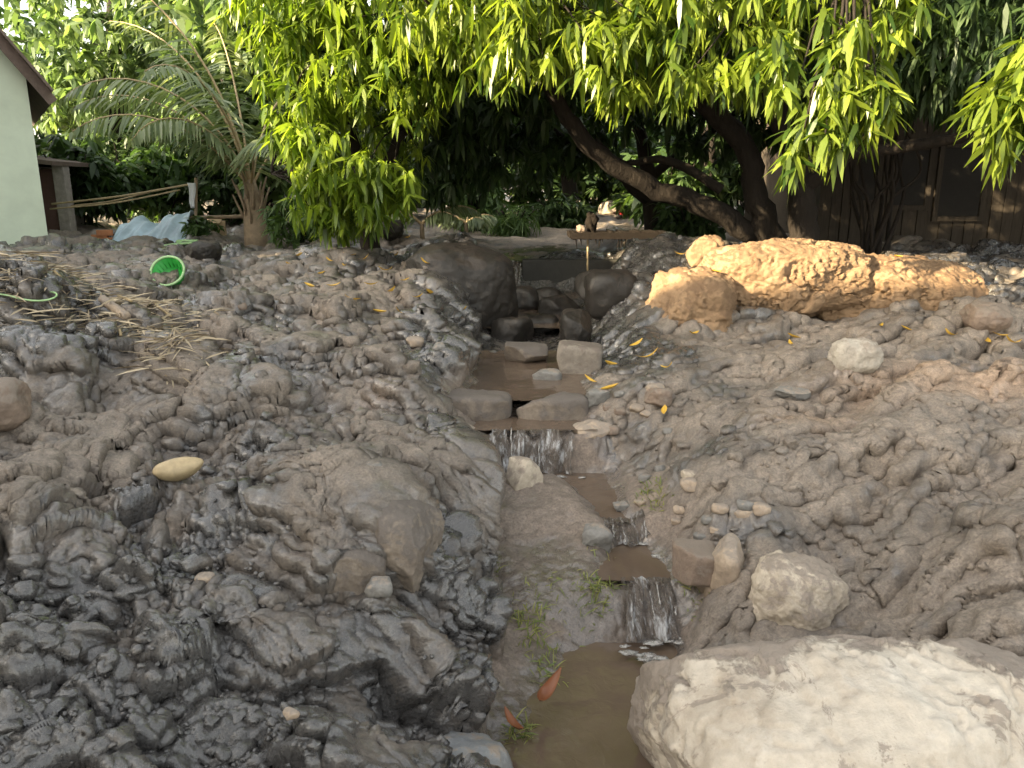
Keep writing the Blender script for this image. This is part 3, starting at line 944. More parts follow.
for k, (u, v, yy, sz_, lb) in enumerate([(512, 322, 7.3, (.4, .35, .3), 'dark wet stone below the big dark rounded boulder'), (540, 318, 7.7, (.36, .3, .2), 'flat dark stone in the middle of the shaded run'),
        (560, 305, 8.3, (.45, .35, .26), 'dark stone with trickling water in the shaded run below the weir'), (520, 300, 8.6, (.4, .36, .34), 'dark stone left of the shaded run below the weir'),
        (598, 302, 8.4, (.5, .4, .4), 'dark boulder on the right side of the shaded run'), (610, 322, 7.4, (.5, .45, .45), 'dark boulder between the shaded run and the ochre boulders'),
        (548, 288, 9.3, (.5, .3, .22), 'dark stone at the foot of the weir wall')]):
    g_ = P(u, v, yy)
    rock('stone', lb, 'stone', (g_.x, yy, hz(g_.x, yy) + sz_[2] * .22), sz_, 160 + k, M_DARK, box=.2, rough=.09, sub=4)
SKIRTS += [(1.5, 6.35, .5, .25, .08), (2.4, 6.3, .8, .25, .09), (3.5, 6.3, .8, .25, .09), (1.1, 2.9, .3, .2, .03), (1.05, 3.0, .22, .2, .08)]
rock('stone', 'small ochre clod shaped stone in shade behind the left end of the sunlit row', 'stone',
     P(705, 252, 7.6), (.32, .3, .3), 111, M_OCHRE, box=.2, rough=.12, cuts=5, crust=.08)
rock_at('pale grey knobbly stone on the mud in front of the sunlit row', 853, 372, (.3, .26, .22), 113,
        mat_rock('knobbly_grey', (.4, .36, .3), (.3, .265, .22), MUD_DRY, .25, .8, 2), sink=.2, box=.15, rough=.1, cuts=5)
rock_at('flat dark stone sunk in the mud left of the knobbly grey stone', 790, 396, (.22, .14, .07), 114, M_GREY, sink=.3, box=.3)
rock_at('low ochre stone beside the right end of the sunlit row', 985, 322, (.36, .3, .22), 115, M_BROWN, sink=.4, box=.1, rough=.08, crust=.04)
rock_at('dark rounded mud covered stone on the far left ground beside the green basket', 203, 258, (.42, .36, .26), 116, M_DARK, sink=.3, box=.1)
rock_at('dark boulder in the shade below the drooping bright mango branches', 385, 236, (.55, .5, .36), 117, M_DARK, sink=.25, box=.1)
rock_at('rounded brown lump half sunk at the left edge below the straw heap', 5, 420, (.3, .3, .26), 118, M_BROWN, sink=.3, box=.1)
rock_at('dark stone lodged between the shelf and the small upper cascade', 597, 545, (.17, .15, .15), 119, M_GREY, sink=.3, box=.2, rough=.1)
rock_at('flat grey stone lying in the shallow run above the small cascade', 622, 508, (.1, .08, .05), 120, M_GREY, sink=.3, box=.3)
rock_at('reddish stone in the shadowed run right of the square block', 658, 402, (.17, .16, .13), 121, M_BROWN, sink=.3, box=.2)
rock_at('angular dark wedge of stone at the right end of the check dam', 596, 405, (.17, .14, .14), 122, M_GREY, sink=.25, box=.5)
for k, (u, v, s, mt) in enumerate([(655, 392, .09, M_TANSTONE), (637, 410, .07, M_CREAM2), (646, 415, .06, M_CREAM2), (620, 418, .06, M_BROWN), (612, 432, .07, M_BROWN),
                                   (668, 432, .05, M_GREY), (688, 478, .06, M_CREAM2), (690, 490, .08, M_CREAM2), (645, 480, .06, M_GREY), (660, 470, .05, M_GREY),
                                   (680, 512, .05, M_CREAM2), (708, 522, .05, M_GREY), (720, 510, .06, M_TANSTONE), (640, 505, .05, M_TANSTONE), (676, 524, .04, M_CREAM2),
                                   (650, 575, .05, M_GREY), (645, 560, .05, M_CREAM2), (628, 575, .04, M_GREY), (745, 508, .06, M_GREY), (762, 512, .07, M_TANSTONE),
                                   (240, 310, .1, M_BROWN), (415, 345, .1, M_TANSTONE), (440, 352, .08, M_GREY), (485, 338, .08, M_GREY), (600, 395, .07, M_GREY),
                                   (372, 472, .08, M_GREY), (330, 640, .05, M_GREY), (480, 690, .06, M_TANSTONE), (292, 728, .035, M_CREAM2), (205, 580, .05, M_CREAM2), (380, 600, .08, M_GREY),
                                   (700, 540, .05, M_GREY), (715, 535, .04, M_CREAM2), (620, 395, .06, M_GREY), (608, 410, .05, M_BROWN), (575, 395, .05, M_GREY)]):
    mt = M_TANSTONE if mt is M_CREAM2 and k % 3 else mt
    nm = {M_TANSTONE: 'tan', M_CREAM2: 'cream', M_GREY: 'grey', M_BROWN: 'brown'}[mt]
    rock_at('small ' + nm + ' pebble lying loose on the wet mud', u, v, (s * 1.3, s * 1.1, s * .8), 200 + k, mt, sink=.4, name='pebble', cat='pebble',
            box=.2, rough=.1, sub=3, cuts=5, group='small pebbles strewn on the mud')


# mud clods scattered over the churned ground (nobody could count them)
def clods():
    rs = np.random.RandomState(5)
    v0, f0 = ico(2)
    vs, fs, cs = [], [], []
    n = 0
    variants = []
    for k in range(8):
        off = rs.uniform(0, 50, 3)
        d = 1 + .6 * fbm3(v0 * 1.5 + off, 300 + k, 4, .6) + .4 * np.abs(fbm3(v0 * 3.2 + off, 320 + k, 3, .6))
        variants.append(v0 * d[:, None])
    pts = []
    while len(pts) < 3200:
        y = 1.7 * (9 / 1.7) ** rs.rand() if rs.rand() < .9 else rs.uniform(6, 12)
        x = rs.uniform(-1, 1) * (.7 * y + .4)
        if x > -.12 + .04 * math.sin(9 * y) and x < .85 and 1.7 < y < 9:
            continue
        dens = (1.0 if x < 0 else (.6 if x < 1.2 + .1 * y else .15)) * (1 if y < 4.2 else .4)
        dens *= .25 + .9 * float(sstep(-.2, .4, fbm2(np.array([x * 1.1]), np.array([y * 1.3]), 33, 2))[0])
        if rs.rand() < dens:
            pts.append((x, y))
    pts = np.array(pts)
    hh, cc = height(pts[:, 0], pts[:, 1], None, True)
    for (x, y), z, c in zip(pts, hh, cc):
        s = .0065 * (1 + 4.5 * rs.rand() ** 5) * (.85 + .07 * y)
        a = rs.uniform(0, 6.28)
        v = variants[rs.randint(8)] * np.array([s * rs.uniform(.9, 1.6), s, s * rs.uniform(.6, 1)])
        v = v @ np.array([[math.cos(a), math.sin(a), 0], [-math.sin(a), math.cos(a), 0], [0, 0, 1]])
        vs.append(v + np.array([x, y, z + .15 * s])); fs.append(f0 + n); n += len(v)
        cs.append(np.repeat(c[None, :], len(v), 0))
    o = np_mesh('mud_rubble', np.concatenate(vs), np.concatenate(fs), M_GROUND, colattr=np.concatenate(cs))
    o['kind'] = 'stuff'


clods()


# ------------------------------------------------------------------ leaves and trees
LEAF_T = np.array([(0, 0), (.28, -1), (.28, 1), (.68, -.8), (.68, .8), (1, 0)], dtype=float)
LEAF_F = np.array([(0, 2, 1), (1, 2, 4), (1, 4, 3), (3, 4, 5)])


def leaf_cloud(base, dirs, length, halfw, droop, rs, vary):
    """one drooping leaf per row: base (n,3), dirs (n,3) unit"""
    n = len(base)
    up = np.array([0, 0, 1.0])
    side = np.cross(dirs, up)
    ln = np.linalg.norm(side, axis=1)[:, None]
    side = np.where(ln > 1e-3, side / np.maximum(ln, 1e-3), np.array([1.0, 0, 0]))
    roll = rs.uniform(-.9, .9, n)[:, None]
    nrm = np.cross(side, dirs)
    side = side * np.cos(roll) + nrm * np.sin(roll)
    t = LEAF_T[None, :, 0, None]; w = LEAF_T[None, :, 1, None]
    L_ = np.asarray(length).reshape(-1, 1, 1); W_ = np.asarray(halfw).reshape(-1, 1, 1)
    v = base[:, None, :] + dirs[:, None, :] * t * L_ + side[:, None, :] * w * W_
    v[:, :, 2] -= (droop * L_[:, :, 0]) * (t[:, :, 0] ** 2)
    f = LEAF_F[None] + (np.arange(n) * 6)[:, None, None]
    return v.reshape(-1, 3), f.reshape(-1, 3), np.repeat(vary, 6)


def whorls(tips, rs, per=10, length=.19, hw=.021, droop=.35, down=.35, out_dir=None, vary_base=None):
    n = len(tips)
    base = np.repeat(tips, per, axis=0) + rs.normal(scale=length * .12, size=(n * per, 3))
    az = rs.uniform(0, 2 * math.pi, n * per)
    el = rs.uniform(-1.25, .45, n * per) - down
    el = np.clip(el, -1.45, .8)
    d = np.stack([np.cos(az) * np.cos(el), np.sin(az) * np.cos(el), np.sin(el)], 1)
    lg = length * rs.uniform(.65, 1.2, n * per)
    if vary_base is None:
        vary_base = rs.rand(n)
    vy = np.clip(np.repeat(vary_base ** 1.4, per) * .7 + rs.rand(n * per) * .4 - .05, 0, 1)
    return leaf_cloud(base, d, lg, hw * lg / length, droop, rs, vy)


def lobe_tips(lobes, rs, shell=.45):
    out = []
    for (c, r, n) in lobes:
        d = rs.normal(size=(n, 3)); d /= np.linalg.norm(d, axis=1)[:, None]
        rad = (shell + (1 - shell) * rs.rand(n) ** .6)
        # clumpy outline
        bump_ = 1 + .38 * perlin3(d * 2.4 + rs.uniform(0, 30, 3), 7)
        p = np.array(c)[None, :] + d * np.array(r)[None, :] * (rad * bump_)[:, None]
        # holes
        keep = perlin3(p * 1.5 + 11.3, 19) > -.28
        out.append(p[keep])
    return np.concatenate(out)


def make_tree(name, label, base, limbs, lobes, seed, leafmat, per=10, length=.19, hw=.021, droop=.35, down=.35, twigs=60, shell=.45, bark=None, group=None, zmin=None, inner=None):
    rs = np.random.RandomState(seed)
    root = thing(name, label, 'tree', base, group)
    mb = MB()
    allpts = []
    for pts, r0, r1 in limbs:
        sp = spline(pts, 6)
        n = len(sp)
        mb.tube([p + Vector(rs.normal(scale=.012, size=3)) for p in sp], [r0 + (r1 - r0) * i / (n - 1) for i in range(n)], 9, wob=.12)
        allpts += sp[n // 3:]
    tips = lobe_tips(lobes, rs, shell)
    if zmin is not None:
        tips = tips[tips[:, 2] > zmin]
    ap = np.array([p[:] for p in allpts])
    for i in rs.choice(len(tips), min(twigs, len(tips)), replace=False):
        t = tips[i]
        j = np.argmin(((ap - t) ** 2).sum(1))
        a, b = Vector(ap[j]), Vector(t)
        m = (a + b) / 2 + Vector((0, 0, .12 * (b - a).length))
        sp = spline([a, m, b], 4)
        ln = (b - a).length
        mb.tube(sp, [max(.006, .014 * min(ln, 2) * (1 - .8 * k / (len(sp) - 1))) for k in range(len(sp))], 5)
    mb.build('trunk', bark or M_BARK, root, True)
    v, f, vy = whorls(tips, rs, per, length, hw, droop, down)
    np_mesh('crown', v, f, leafmat, root, smooth=False, fattr=vy)
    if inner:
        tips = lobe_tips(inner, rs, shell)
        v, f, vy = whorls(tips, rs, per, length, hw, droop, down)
        np_mesh('inner_crown', v, f, M_DARKLEAF, root, smooth=False, fattr=vy)  # inner leaves take the dark copy: crown shade put into colour
    settle(root)
    return root


def A(u, v, Y):
    return tuple(P(u, v, Y))


# the big mango tree on the right, several leaning trunks, crown reaching over the gully
bx, by = 2.75, 8.9
mz = hz(bx, by)
limbs = [
    ([A(806, 262, 8.6), A(803, 215, 8.6), A(795, 160, 8.7), A(770, 90, 8.6), A(735, 10, 8.3), A(700, -90, 8)], .17, .06),
    ([A(775, 250, 9.1), A(758, 205, 9.1), A(745, 150, 9.1), A(700, 90, 9), A(655, 40, 8.6), A(600, -40, 8.2)], .16, .05),
    ([A(755, 236, 9.2), A(705, 206, 9.1), A(650, 186, 9), A(600, 155, 8.8), A(562, 110, 8.6), A(538, 60, 8.4), A(520, -10, 8)], .13, .055),
    ([A(745, 150, 9.1), A(690, 95, 9), A(640, 66, 8.8), A(590, 58, 8.6), A(545, 66, 8.4), A(480, 50, 8.2)], .09, .03),
    ([A(720, 190, 9.1), A(668, 160, 9.3), A(625, 162, 9.5), A(596, 140, 9.6)], .06, .02),
    ([A(800, 190, 8.65), A(850, 155, 8.4), A(915, 146, 8.2), A(985, 130, 7.6), A(1040, 100, 7)], .09, .03),
    ([A(795, 160, 8.7), A(850, 80, 8), A(860, 10, 7.4), A(840, -80, 7)], .09, .04),
]
lobes = [
    (A(500, 10, 7.6), (.9, .7, .4), 90), (A(590, 0, 7.4), (.9, .7, .5), 120), (A(690, 0, 7.2), (.9, .7, .5), 120),
    (A(450, 0, 7.8), (.7, .6, .45), 70), (A(525, 45, 7.3), (.45, .4, .3), 42), (A(655, 62, 7.0), (.7, .4, .28), 70), (A(600, 30, 7.1), (.4, .4, .25), 26), (A(612, 85, 7.1), (.2, .2, .14), 9),
    (A(480, 70, 7.5), (.22, .2, .25), 12), (A(740, 75, 6.9), (.3, .25, .2), 18), (A(780, 15, 6.6), (.4, .35, .4), 50), (A(825, 55, 6.0), (.4, .32, .42), 70), (A(848, 100, 5.9), (.28, .25, .28), 32),
    (A(822, 130, 5.8), (.2, .18, .2), 16), (A(797, 152, 5.7), (.07, .07, .1), 4), (A(876, 92, 5.9), (.14, .16, .24), 11), (A(885, 10, 6.4), (.35, .3, .3), 34),
    (A(1005, 118, 5.4), (.25, .24, .2), 28), (A(1030, 95, 5.3), (.3, .3, .32), 36),
    (A(640, -120, 7.8), (3.2, 1.8, .8), 400), (A(850, -130, 7.6), (2.4, 1.8, .8), 300),
]
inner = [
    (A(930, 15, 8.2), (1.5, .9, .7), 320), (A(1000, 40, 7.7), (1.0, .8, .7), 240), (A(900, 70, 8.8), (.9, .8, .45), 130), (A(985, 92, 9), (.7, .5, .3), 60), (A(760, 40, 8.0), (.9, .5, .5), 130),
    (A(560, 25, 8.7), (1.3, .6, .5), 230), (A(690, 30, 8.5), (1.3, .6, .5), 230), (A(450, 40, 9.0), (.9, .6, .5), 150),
    ((3.4, 7.6, 5.4), (3.6, 2.2, 1.0), 1500), ((2.2, 9.8, 5.6), (3.6, 2.6, 1.0), 1300), ((6.2, 9.4, 5.2), (3.0, 2.8, 1.1), 1200), ((5.8, 7.2, 4.8), (2.2, 1.6, .9), 700), ((1.0, 10.6, 4.6), (2.6, 1.8, .8), 600),  # overhead lobes out of view, added to block sky light
]
make_tree('mango_tree', 'big mango tree with dark leaning trunks behind the sunlit boulders',
          (bx, by, mz), limbs, lobes, 11, M_MANGO, per=10, twigs=170, inner=inner)

# a second one right behind it, its shade put into dark leaf colour
c = P(655, 232, 12.2)
limbs = [([(c.x, 12.2, hz(c.x, 12.2) - .2), (c.x - .1, 12.2, 1.6), (c.x - .4, 12, 2.6), (c.x - .8, 11.6, 4.0)], .15, .05),
         ([(c.x - .05, 12.2, 1.3), (c.x - 1.0, 12.0, 2.0), (c.x - 2.2, 11.6, 2.6), (c.x - 3.2, 11.2, 3.2)], .08, .03),
         ([(c.x - .1, 12.2, 1.7), (c.x + .8, 12.0, 2.4), (c.x + 1.6, 11.6, 3.2)], .08, .03)]
lobes = [(A(600, 20, 11), (2.6, 1.4, 1.0), 480), (A(780, 20, 11), (2.4, 1.4, 1.2), 420), (A(480, 50, 10.6), (1.5, .8, 1.0), 300),
         (A(435, 115, 10.9), (1.1, .7, .6), 200), (A(560, 100, 12), (1.6, .8, .8), 220), (A(730, 110, 11.6), (1.3, .8, .7), 190), (A(520, 150, 12), (1.3, .7, .45), 180), (A(440, 170, 12.4), (.8, .6, .4), 110)]
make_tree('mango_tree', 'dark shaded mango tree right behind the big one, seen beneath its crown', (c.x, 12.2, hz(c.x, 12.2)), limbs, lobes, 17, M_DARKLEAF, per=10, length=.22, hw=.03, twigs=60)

# the mango tree on the left with bright branches drooping to the ground
bx2, by2 = -1.75, 9.9
limbs = [
    ([(bx2, by2, hz(bx2, by2) - .2), (bx2 - .05, by2 - .05, 1.6), (bx2 - .25, by2 - .2, 2.6), (bx2 - .3, by2 - .3, 3.8), (bx2, by2 - .4, 5.0)], .13, .05),
    ([(bx2 - .02, by2, 1.5), (bx2 + .5, by2 - .3, 2.2), (bx2 + .9, by2 - .6, 3.0), (bx2 + 1.3, by2 - .8, 3.7)], .07, .03),
    ([(bx2 - .1, by2, 1.9), (bx2 - .5, by2 - .4, 2.3), (bx2 - .8, by2 - .7, 2.2), (bx2 - .9, by2 - .9, 1.7)], .05, .02),
]
lobes = [
    (A(330, 60, 8.9), (.75, .7, .7), 190), (A(310, 120, 8.8), (.45, .5, .55), 110), (A(345, 160, 8.7), (.6, .5, .45), 120), (A(325, 205, 8.7), (.42, .4, .28), 55),
    (A(385, 190, 8.6), (.4, .35, .32), 50), (A(400, 60, 8.7), (.75, .6, .55), 130), (A(430, 60, 8.6), (.4, .4, .4), 30), (A(300, 10, 9), (.8, .8, .6), 160), (A(380, 5, 8.8), (.9, .8, .5), 160),
    (A(355, -70, 9), (1.7, 1.3, .9), 320), (A(370, 110, 9.9), (.9, .6, .9), 170), (A(335, 220, 9), (.3, .3, .15), 22),
]
make_tree('mango_tree', 'mango tree with bright yellow green branches drooping to the ground left of the gully',
          (bx2, by2, hz(bx2, by2)), limbs, lobes, 13, M_MANGO_SUNLIT, per=10, twigs=110, zmin=.95)


def simple_tree(name, label, x, y, h, spread, seed, mat, n=420, length=.26, hw=.045, per=9, low=.25, group=None, down=.1):
    rs = np.random.RandomState(seed)
    z = hz(x, y)
    limbs = [([(x, y, z - .2), (x + rs.normal(scale=.15), y, z + h * .3), (x + rs.normal(scale=.3), y, z + h * .6), (x, y, z + h * .9)], .05 + .022 * h, .04)]
    for k in range(4):
        a = rs.uniform(0, 6.28)
        limbs.append(([(x, y, z + h * (.25 + .08 * k)), (x + .3 * spread * math.cos(a), y + .3 * spread * math.sin(a), z + h * (.45 + .08 * k)),
                       (x + .75 * spread * math.cos(a), y + .75 * spread * math.sin(a), z + h * (.6 + .08 * k))], .02 + .01 * h, .02))
    lobes = []
    for k in range(9):
        a = rs.uniform(0, 6.28); q = rs.uniform(.15, .75) * spread
        zz = z + h * (low + (1 - low) * rs.uniform(.08, .92))
        s = spread * rs.uniform(.38, .6)
        lobes.append(((x + q * math.cos(a), y + q * math.sin(a), zz), (s, s, s * .75), n // 9))
    return make_tree(name, label, (x, y, z), limbs, lobes, seed, mat, per=per, length=length, hw=hw, droop=.3, down=down, twigs=30, shell=.3, group=group, zmin=z + .25)


# low plants
def bush(label, x, y, r, h, seed, mat, n=120, length=.16, hw=.02, name='shrub', per=9, down=0.0, group=None):
    rs = np.random.RandomState(seed)
    z = hz(x, y)
    root = thing(name, label, 'shrub', (x, y, z), group)
    mb = MB()
    for k in range(9):
        a = rs.uniform(0, 6.28)
        mb.tube(spline([(x, y, z - .05), (x + .3 * r * math.cos(a), y + .3 * r * math.sin(a), z + .4 * h), (x + .8 * r * math.cos(a), y + .8 * r * math.sin(a), z + .85 * h)], 4), .012, 5)
    mb.build('stem', M_BARK, root, True)
    tips = lobe_tips([((x, y, z + .55 * h), (r, r, .5 * h), n)], rs, .25)
    tips = tips[tips[:, 2] > z + .05]
    v, f, vy = whorls(tips, rs, per, length, hw, .3, down)
    np_mesh('foliage', v, f, mat, root, smooth=False, fattr=vy)
    settle(root)


# trees beyond
BT = [
    ('dense_tree', 'haze tinted blue green tree rising close behind the pale green house', -10.2, 21.5, 9.5, 2.8, M_PALELEAF, 900),
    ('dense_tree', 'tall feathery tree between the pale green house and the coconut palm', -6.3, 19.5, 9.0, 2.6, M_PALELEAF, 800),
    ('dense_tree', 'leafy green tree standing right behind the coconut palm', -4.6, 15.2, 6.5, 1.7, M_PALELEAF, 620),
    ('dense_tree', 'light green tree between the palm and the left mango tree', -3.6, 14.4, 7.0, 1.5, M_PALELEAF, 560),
    ('dense_tree', 'broad dark tree in the shade behind the gully, left of the leaning trunks', -.6, 17.5, 6.2, 2.4, M_DARKLEAF, 900),
    ('dense_tree', 'dark tree behind the leaning mango limb at the far bank', 1.4, 18.5, 6.8, 2.3, M_DARKLEAF, 900),
    ('dense_tree', 'green tree glimpsed between the mango trunks', 4.1, 17.0, 6.5, 2.2, M_BACKLEAF, 800),
    ('dense_tree', 'dark tree behind the plank shack', 7.8, 17.5, 7.5, 2.6, M_DARKLEAF, 800),
    ('dense_tree', 'dark tree leaning over the right end of the plank shack', 11.5, 15.5, 7.5, 2.6, M_DARKLEAF, 700),
    ('dense_tree', 'dark low crowned tree beyond the tarpaulin', -7.2, 22.5, 6.0, 2.4, M_DARKLEAF, 700),
    ('dense_tree', 'far dark green tree beyond the red cloth', 3.4, 25, 7.5, 2.8, M_DARKLEAF, 700),
    ('dense_tree', 'far mid green tree seen above the upstream bank', -2.8, 24, 8.0, 2.8, M_BACKLEAF, 700),
]
for k, (nm, lb, x, y, h, sp, mt, n) in enumerate(BT):
    simple_tree(nm, lb, x, y, h, sp, 400 + k, mt, n, length=.3, hw=.06, group='trees beyond the gully', low=.12 if k not in (4, 5, 6) else .16)

# unseen trees added left of the camera to lay shade over the left ground
for k, (x, y, h, sp) in enumerate([(-15.8, 5.2, 8.4, 2.4), (-20, 5.4, 9, 2.6), (-12.6, 7.2, 7.2, 2.1), (-9.0, 7.3, 6.3, 1.7)]):
    simple_tree('added_shade_tree', 'unseen tall dense tree added beyond the left edge of the view to shade the ground', x, y, h, sp, 500 + k, M_DARKLEAF, 1100,
                length=.4, hw=.1, group='added shade trees at the left')


for k, (x, y, h_, sp_) in enumerate([(8.6, 7.4, 6.2, 2.0), (10.6, 10.2, 7.0, 2.2)]):  # unseen trees, added to darken the ground behind the boulders
    simple_tree('added_shade_tree', 'unseen dense tree added beyond the right edge of the view to block sky light', x, y, h_, sp_, 540 + k, M_DARKLEAF, 900, length=.35, hw=.08, low=.06, group='added shade trees at the right')
# understorey between the trunks beyond the gully
for k, (x, y, r_, h_) in enumerate([(-9.5, 20, 1.6, 2.2), (-7.4, 17.2, 1.1, 1.5), (-5.6, 17.0, 1.2, 1.9), (-3.2, 18.5, 1.3, 2.2), (-1.6, 20.5, 1.4, 2.4), (.4, 21.5, 1.5, 2.6), (2.2, 22, 1.4, 2.2), (3.9, 20.5, 1.3, 2.3),
                                   (5.6, 19.5, 1.4, 2.4), (2.9, 15.2, .9, 1.4), (-8.3, 15.6, .9, 1.6), (6.5, 23, 2, 3), (-5.5, 23, 2, 3), (-2.6, 27, 2.2, 3.4), (1, 27, 2.2, 3.4), (4.5, 27, 2.2, 3.4)]):
    bush(['dense dark shrub under the trees beyond the gully', 'dense mid green shrub under the trees beyond the gully'][k % 2], x, y, r_, h_, 600 + k, [M_DARKLEAF, M_BACKLEAF][k % 2], 330, .26, .05, group='understorey shrubs beyond the gully')


# far wood
def woods():
    rs = np.random.RandomState(77)
    lobes = []
    for k in range(70):
        x = rs.uniform(-42, 42); y = rs.uniform(32, 46)
        lobes.append(((x, y, rs.uniform(1.6, 9)), (3.2, 2.2, 2.2), 110))
    tips = lobe_tips(lobes, rs, .4)
    v, f, vy = whorls(tips, rs, 9, .65, .15, .3, .1)
    o = np_mesh('woods', v, f, M_BACKLEAF, smooth=False, fattr=vy)
    o['kind'] = 'stuff'


woods()


# ------------------------------------------------------------------ palms
def frond(root, start, az, el, length, seed, leaflet=.5, nl=34, bend=1.1, mat=None):
    rs = np.random.RandomState(seed)
    p = Vector(start); e = el
    pts = [p.copy()]
    n = 14
    for i in range(n):
        d = Vector((math.cos(az) * math.cos(e), math.sin(az) * math.cos(e), math.sin(e)))
        p = p + d * (length / n)
        pts.append(p.copy())
        e -= bend / n * (0.5 + 1.1 * i / n)
    mb = MB()
    mb.tube(pts, [.022 * (1 - .85 * i / n) + .003 for i in range(n + 1)], 5)
    base, dirs, lens = [], [], []
    for i in range(nl):
        t = .18 + .82 * i / (nl - 1)
        q = t * n; j = min(int(q), n - 1); fr = q - j
        pp = pts[j].lerp(pts[j + 1], fr)
        tan = (pts[j + 1] - pts[j]).normalized()
        sd = tan.cross(Vector((0, 0, 1)))
        sd = sd.normalized() if sd.length > 1e-3 else Vector((1, 0, 0))
        for s in (-1, 1):
            dd = (sd * s * .75 + tan * .55 + Vector((0, 0, -.35 + rs.normal(scale=.12)))).normalized()
            base.append(pp[:]); dirs.append(dd[:])
            lens.append(leaflet * (math.sin(math.pi * min(1, .12 + .9 * t)) * .8 + .25) * rs.uniform(.85, 1.1))
    fo = mb.build('frond', M_BAMBOO, root, True)
    base = np.array(base); dirs = np.array(dirs); lens = np.array(lens)
    v, f, vy = leaf_cloud(base, dirs, lens, np.full(len(lens), .024), .45, rs, rs.rand(len(lens)))
    np_mesh('leaflets', v, f, mat or M_PALM, fo, smooth=False, fattr=vy)
    return fo


pc = Vector((-4.05, 12.6, 0)); pc.z = hz(pc.x, pc.y)
palm = thing('coconut_palm', 'young coconut palm with long arching pale fronds beside the washing post', 'palm', pc)
mb = MB()
mb.tube([pc + Vector((0, 0, -.2)), pc + Vector((.02, 0, .35)), pc + Vector((0, 0, .8)), pc + Vector((0, 0, 1.1))], [.2, .17, .13, .07], 12, wob=.2)
for k in range(16):
    a = k * 2.4
    mb.tube([pc + Vector((.1 * math.cos(a), .1 * math.sin(a), .3 + .03 * k)), pc + Vector((.28 * math.cos(a), .28 * math.sin(a), .75 + .03 * k))], [.03, .012], 5)
mb.build('trunk', M_WOOD, palm, True)
for k, (az, el, ln, bend) in enumerate([(R(176), 1.02, 3.3, 1.6), (R(160), 1.3, 3.8, 1.3), (R(200), 1.25, 3.3, 2.1), (R(215), .95, 2.8, 1.7), (R(120), 1.35, 3.4, 1.0),
                                       (R(70), 1.25, 3.0, 1.5), (R(20), 1.1, 2.4, 1.7), (R(300), 1.0, 1.9, 1.8), (R(255), 1.3, 3.0, 1.9), (R(185), 1.42, 4.2, 1.2), (R(235), 1.15, 2.4, 2.2)]):
    frond(palm, pc + Vector((0, 0, .95)), az, el, ln, 40 + k, bend=bend, leaflet=.55, nl=40)
settle(palm)

for lb, u, v, Y, n, ln in [('small palm seedling with drooping pale fronds at the head of the gully', 422, 232, 12.5, 4, 1.0), ('spiky low palm sprout in front of the dark far tree', 466, 226, 13.5, 6, .55)]:
    c = P(u, v, Y); c.z = hz(c.x, c.y)
    t = thing('palm_seedling', lb, 'palm', c)
    mb = MB(); mb.tube([c + Vector((0, 0, -.1)), c + Vector((0, 0, .3))], [.05, .03], 7); mb.build('stem', M_WOOD, t, True)
    for k in range(n):
        frond(t, c + Vector((0, 0, .28)), (R(180), R(5), R(200), R(-30), R(80), R(130))[k], .75, ln * (1 if k < 2 else .7), 70 + k, leaflet=.3, nl=22, bend=1.5)
    settle(t)


q = P(645, 214, 19); bush('bright green shrub catching the light beyond the leaning mango limb', q.x, q.y, .75, 1.0, 81, M_BACKLEAF, 200, .2, .03)
q = P(515, 215, 15); bush('rounded grassy shrub at the foot of the dark far tree', q.x, q.y, .45, .55, 82, M_BACKLEAF, 110, .3, .012)
q = P(478, 210, 15.5); bush('leafy shrub above the spiky palm sprout', q.x, q.y, .6, 1.1, 83, M_BACKLEAF, 150, .2, .03)
q = P(300, 240, 11.5); bush('low shrub beneath the drooping bright mango branches', q.x, q.y, .5, .7, 84, M_BACKLEAF, 100, .18, .02)
q = P(205, 240, 12.8); bush('low weedy shrub right of the blue white tarpaulin', q.x, q.y, .3, .4, 85, M_BACKLEAF, 60, .14, .02)
q = P(560, 212, 17); bush('dark shrub beneath the leaning mango limb', q.x, q.y, .7, .7, 86, M_DARKLEAF, 140, .2, .03)
q = P(690, 225, 11.5); bush('shaded shrub beside the foot of the leaning mango trunks', q.x, q.y, .5, .6, 87, M_DARKLEAF, 110, .18, .025)

# bare stemmed shrub before the shack
c = P(875, 245, 9.6); c.z = hz(c.x, c.y)
t = thing('shrub', 'thin dark multi stemmed shrub before the plank shack', 'shrub', c)
mb = MB()
rs = random.Random(4)
for k in range(11):
    u = rs.uniform(825, 945); w = rs.uniform(60, 140)
    Yk = rs.uniform(9.2, 10.2)
    mb.tube(spline([c + Vector((rs.uniform(-.2, .2), rs.uniform(-.1, .1), -.1)), P((u + 875) / 2 + rs.uniform(-14, 14), 205, Yk), P(u, 170, Yk), P(u + rs.uniform(-25, 25), w, Yk)], 5), [.03 - .0013 * j for j in range(16)], 6)
mb.build('stem', M_BARK, t, True)
rs2 = np.random.RandomState(5)
tips = lobe_tips([(A(880, 85, 9.7), (.9, .5, .35), 90), (A(960, 95, 9.5), (.5, .4, .25), 40)], rs2)
v, f, vy = whorls(tips, rs2, 9, .17, .02, .3, .2)
np_mesh('foliage', v, f, M_DARKLEAF, t, smooth=False, fattr=vy)
settle(t)

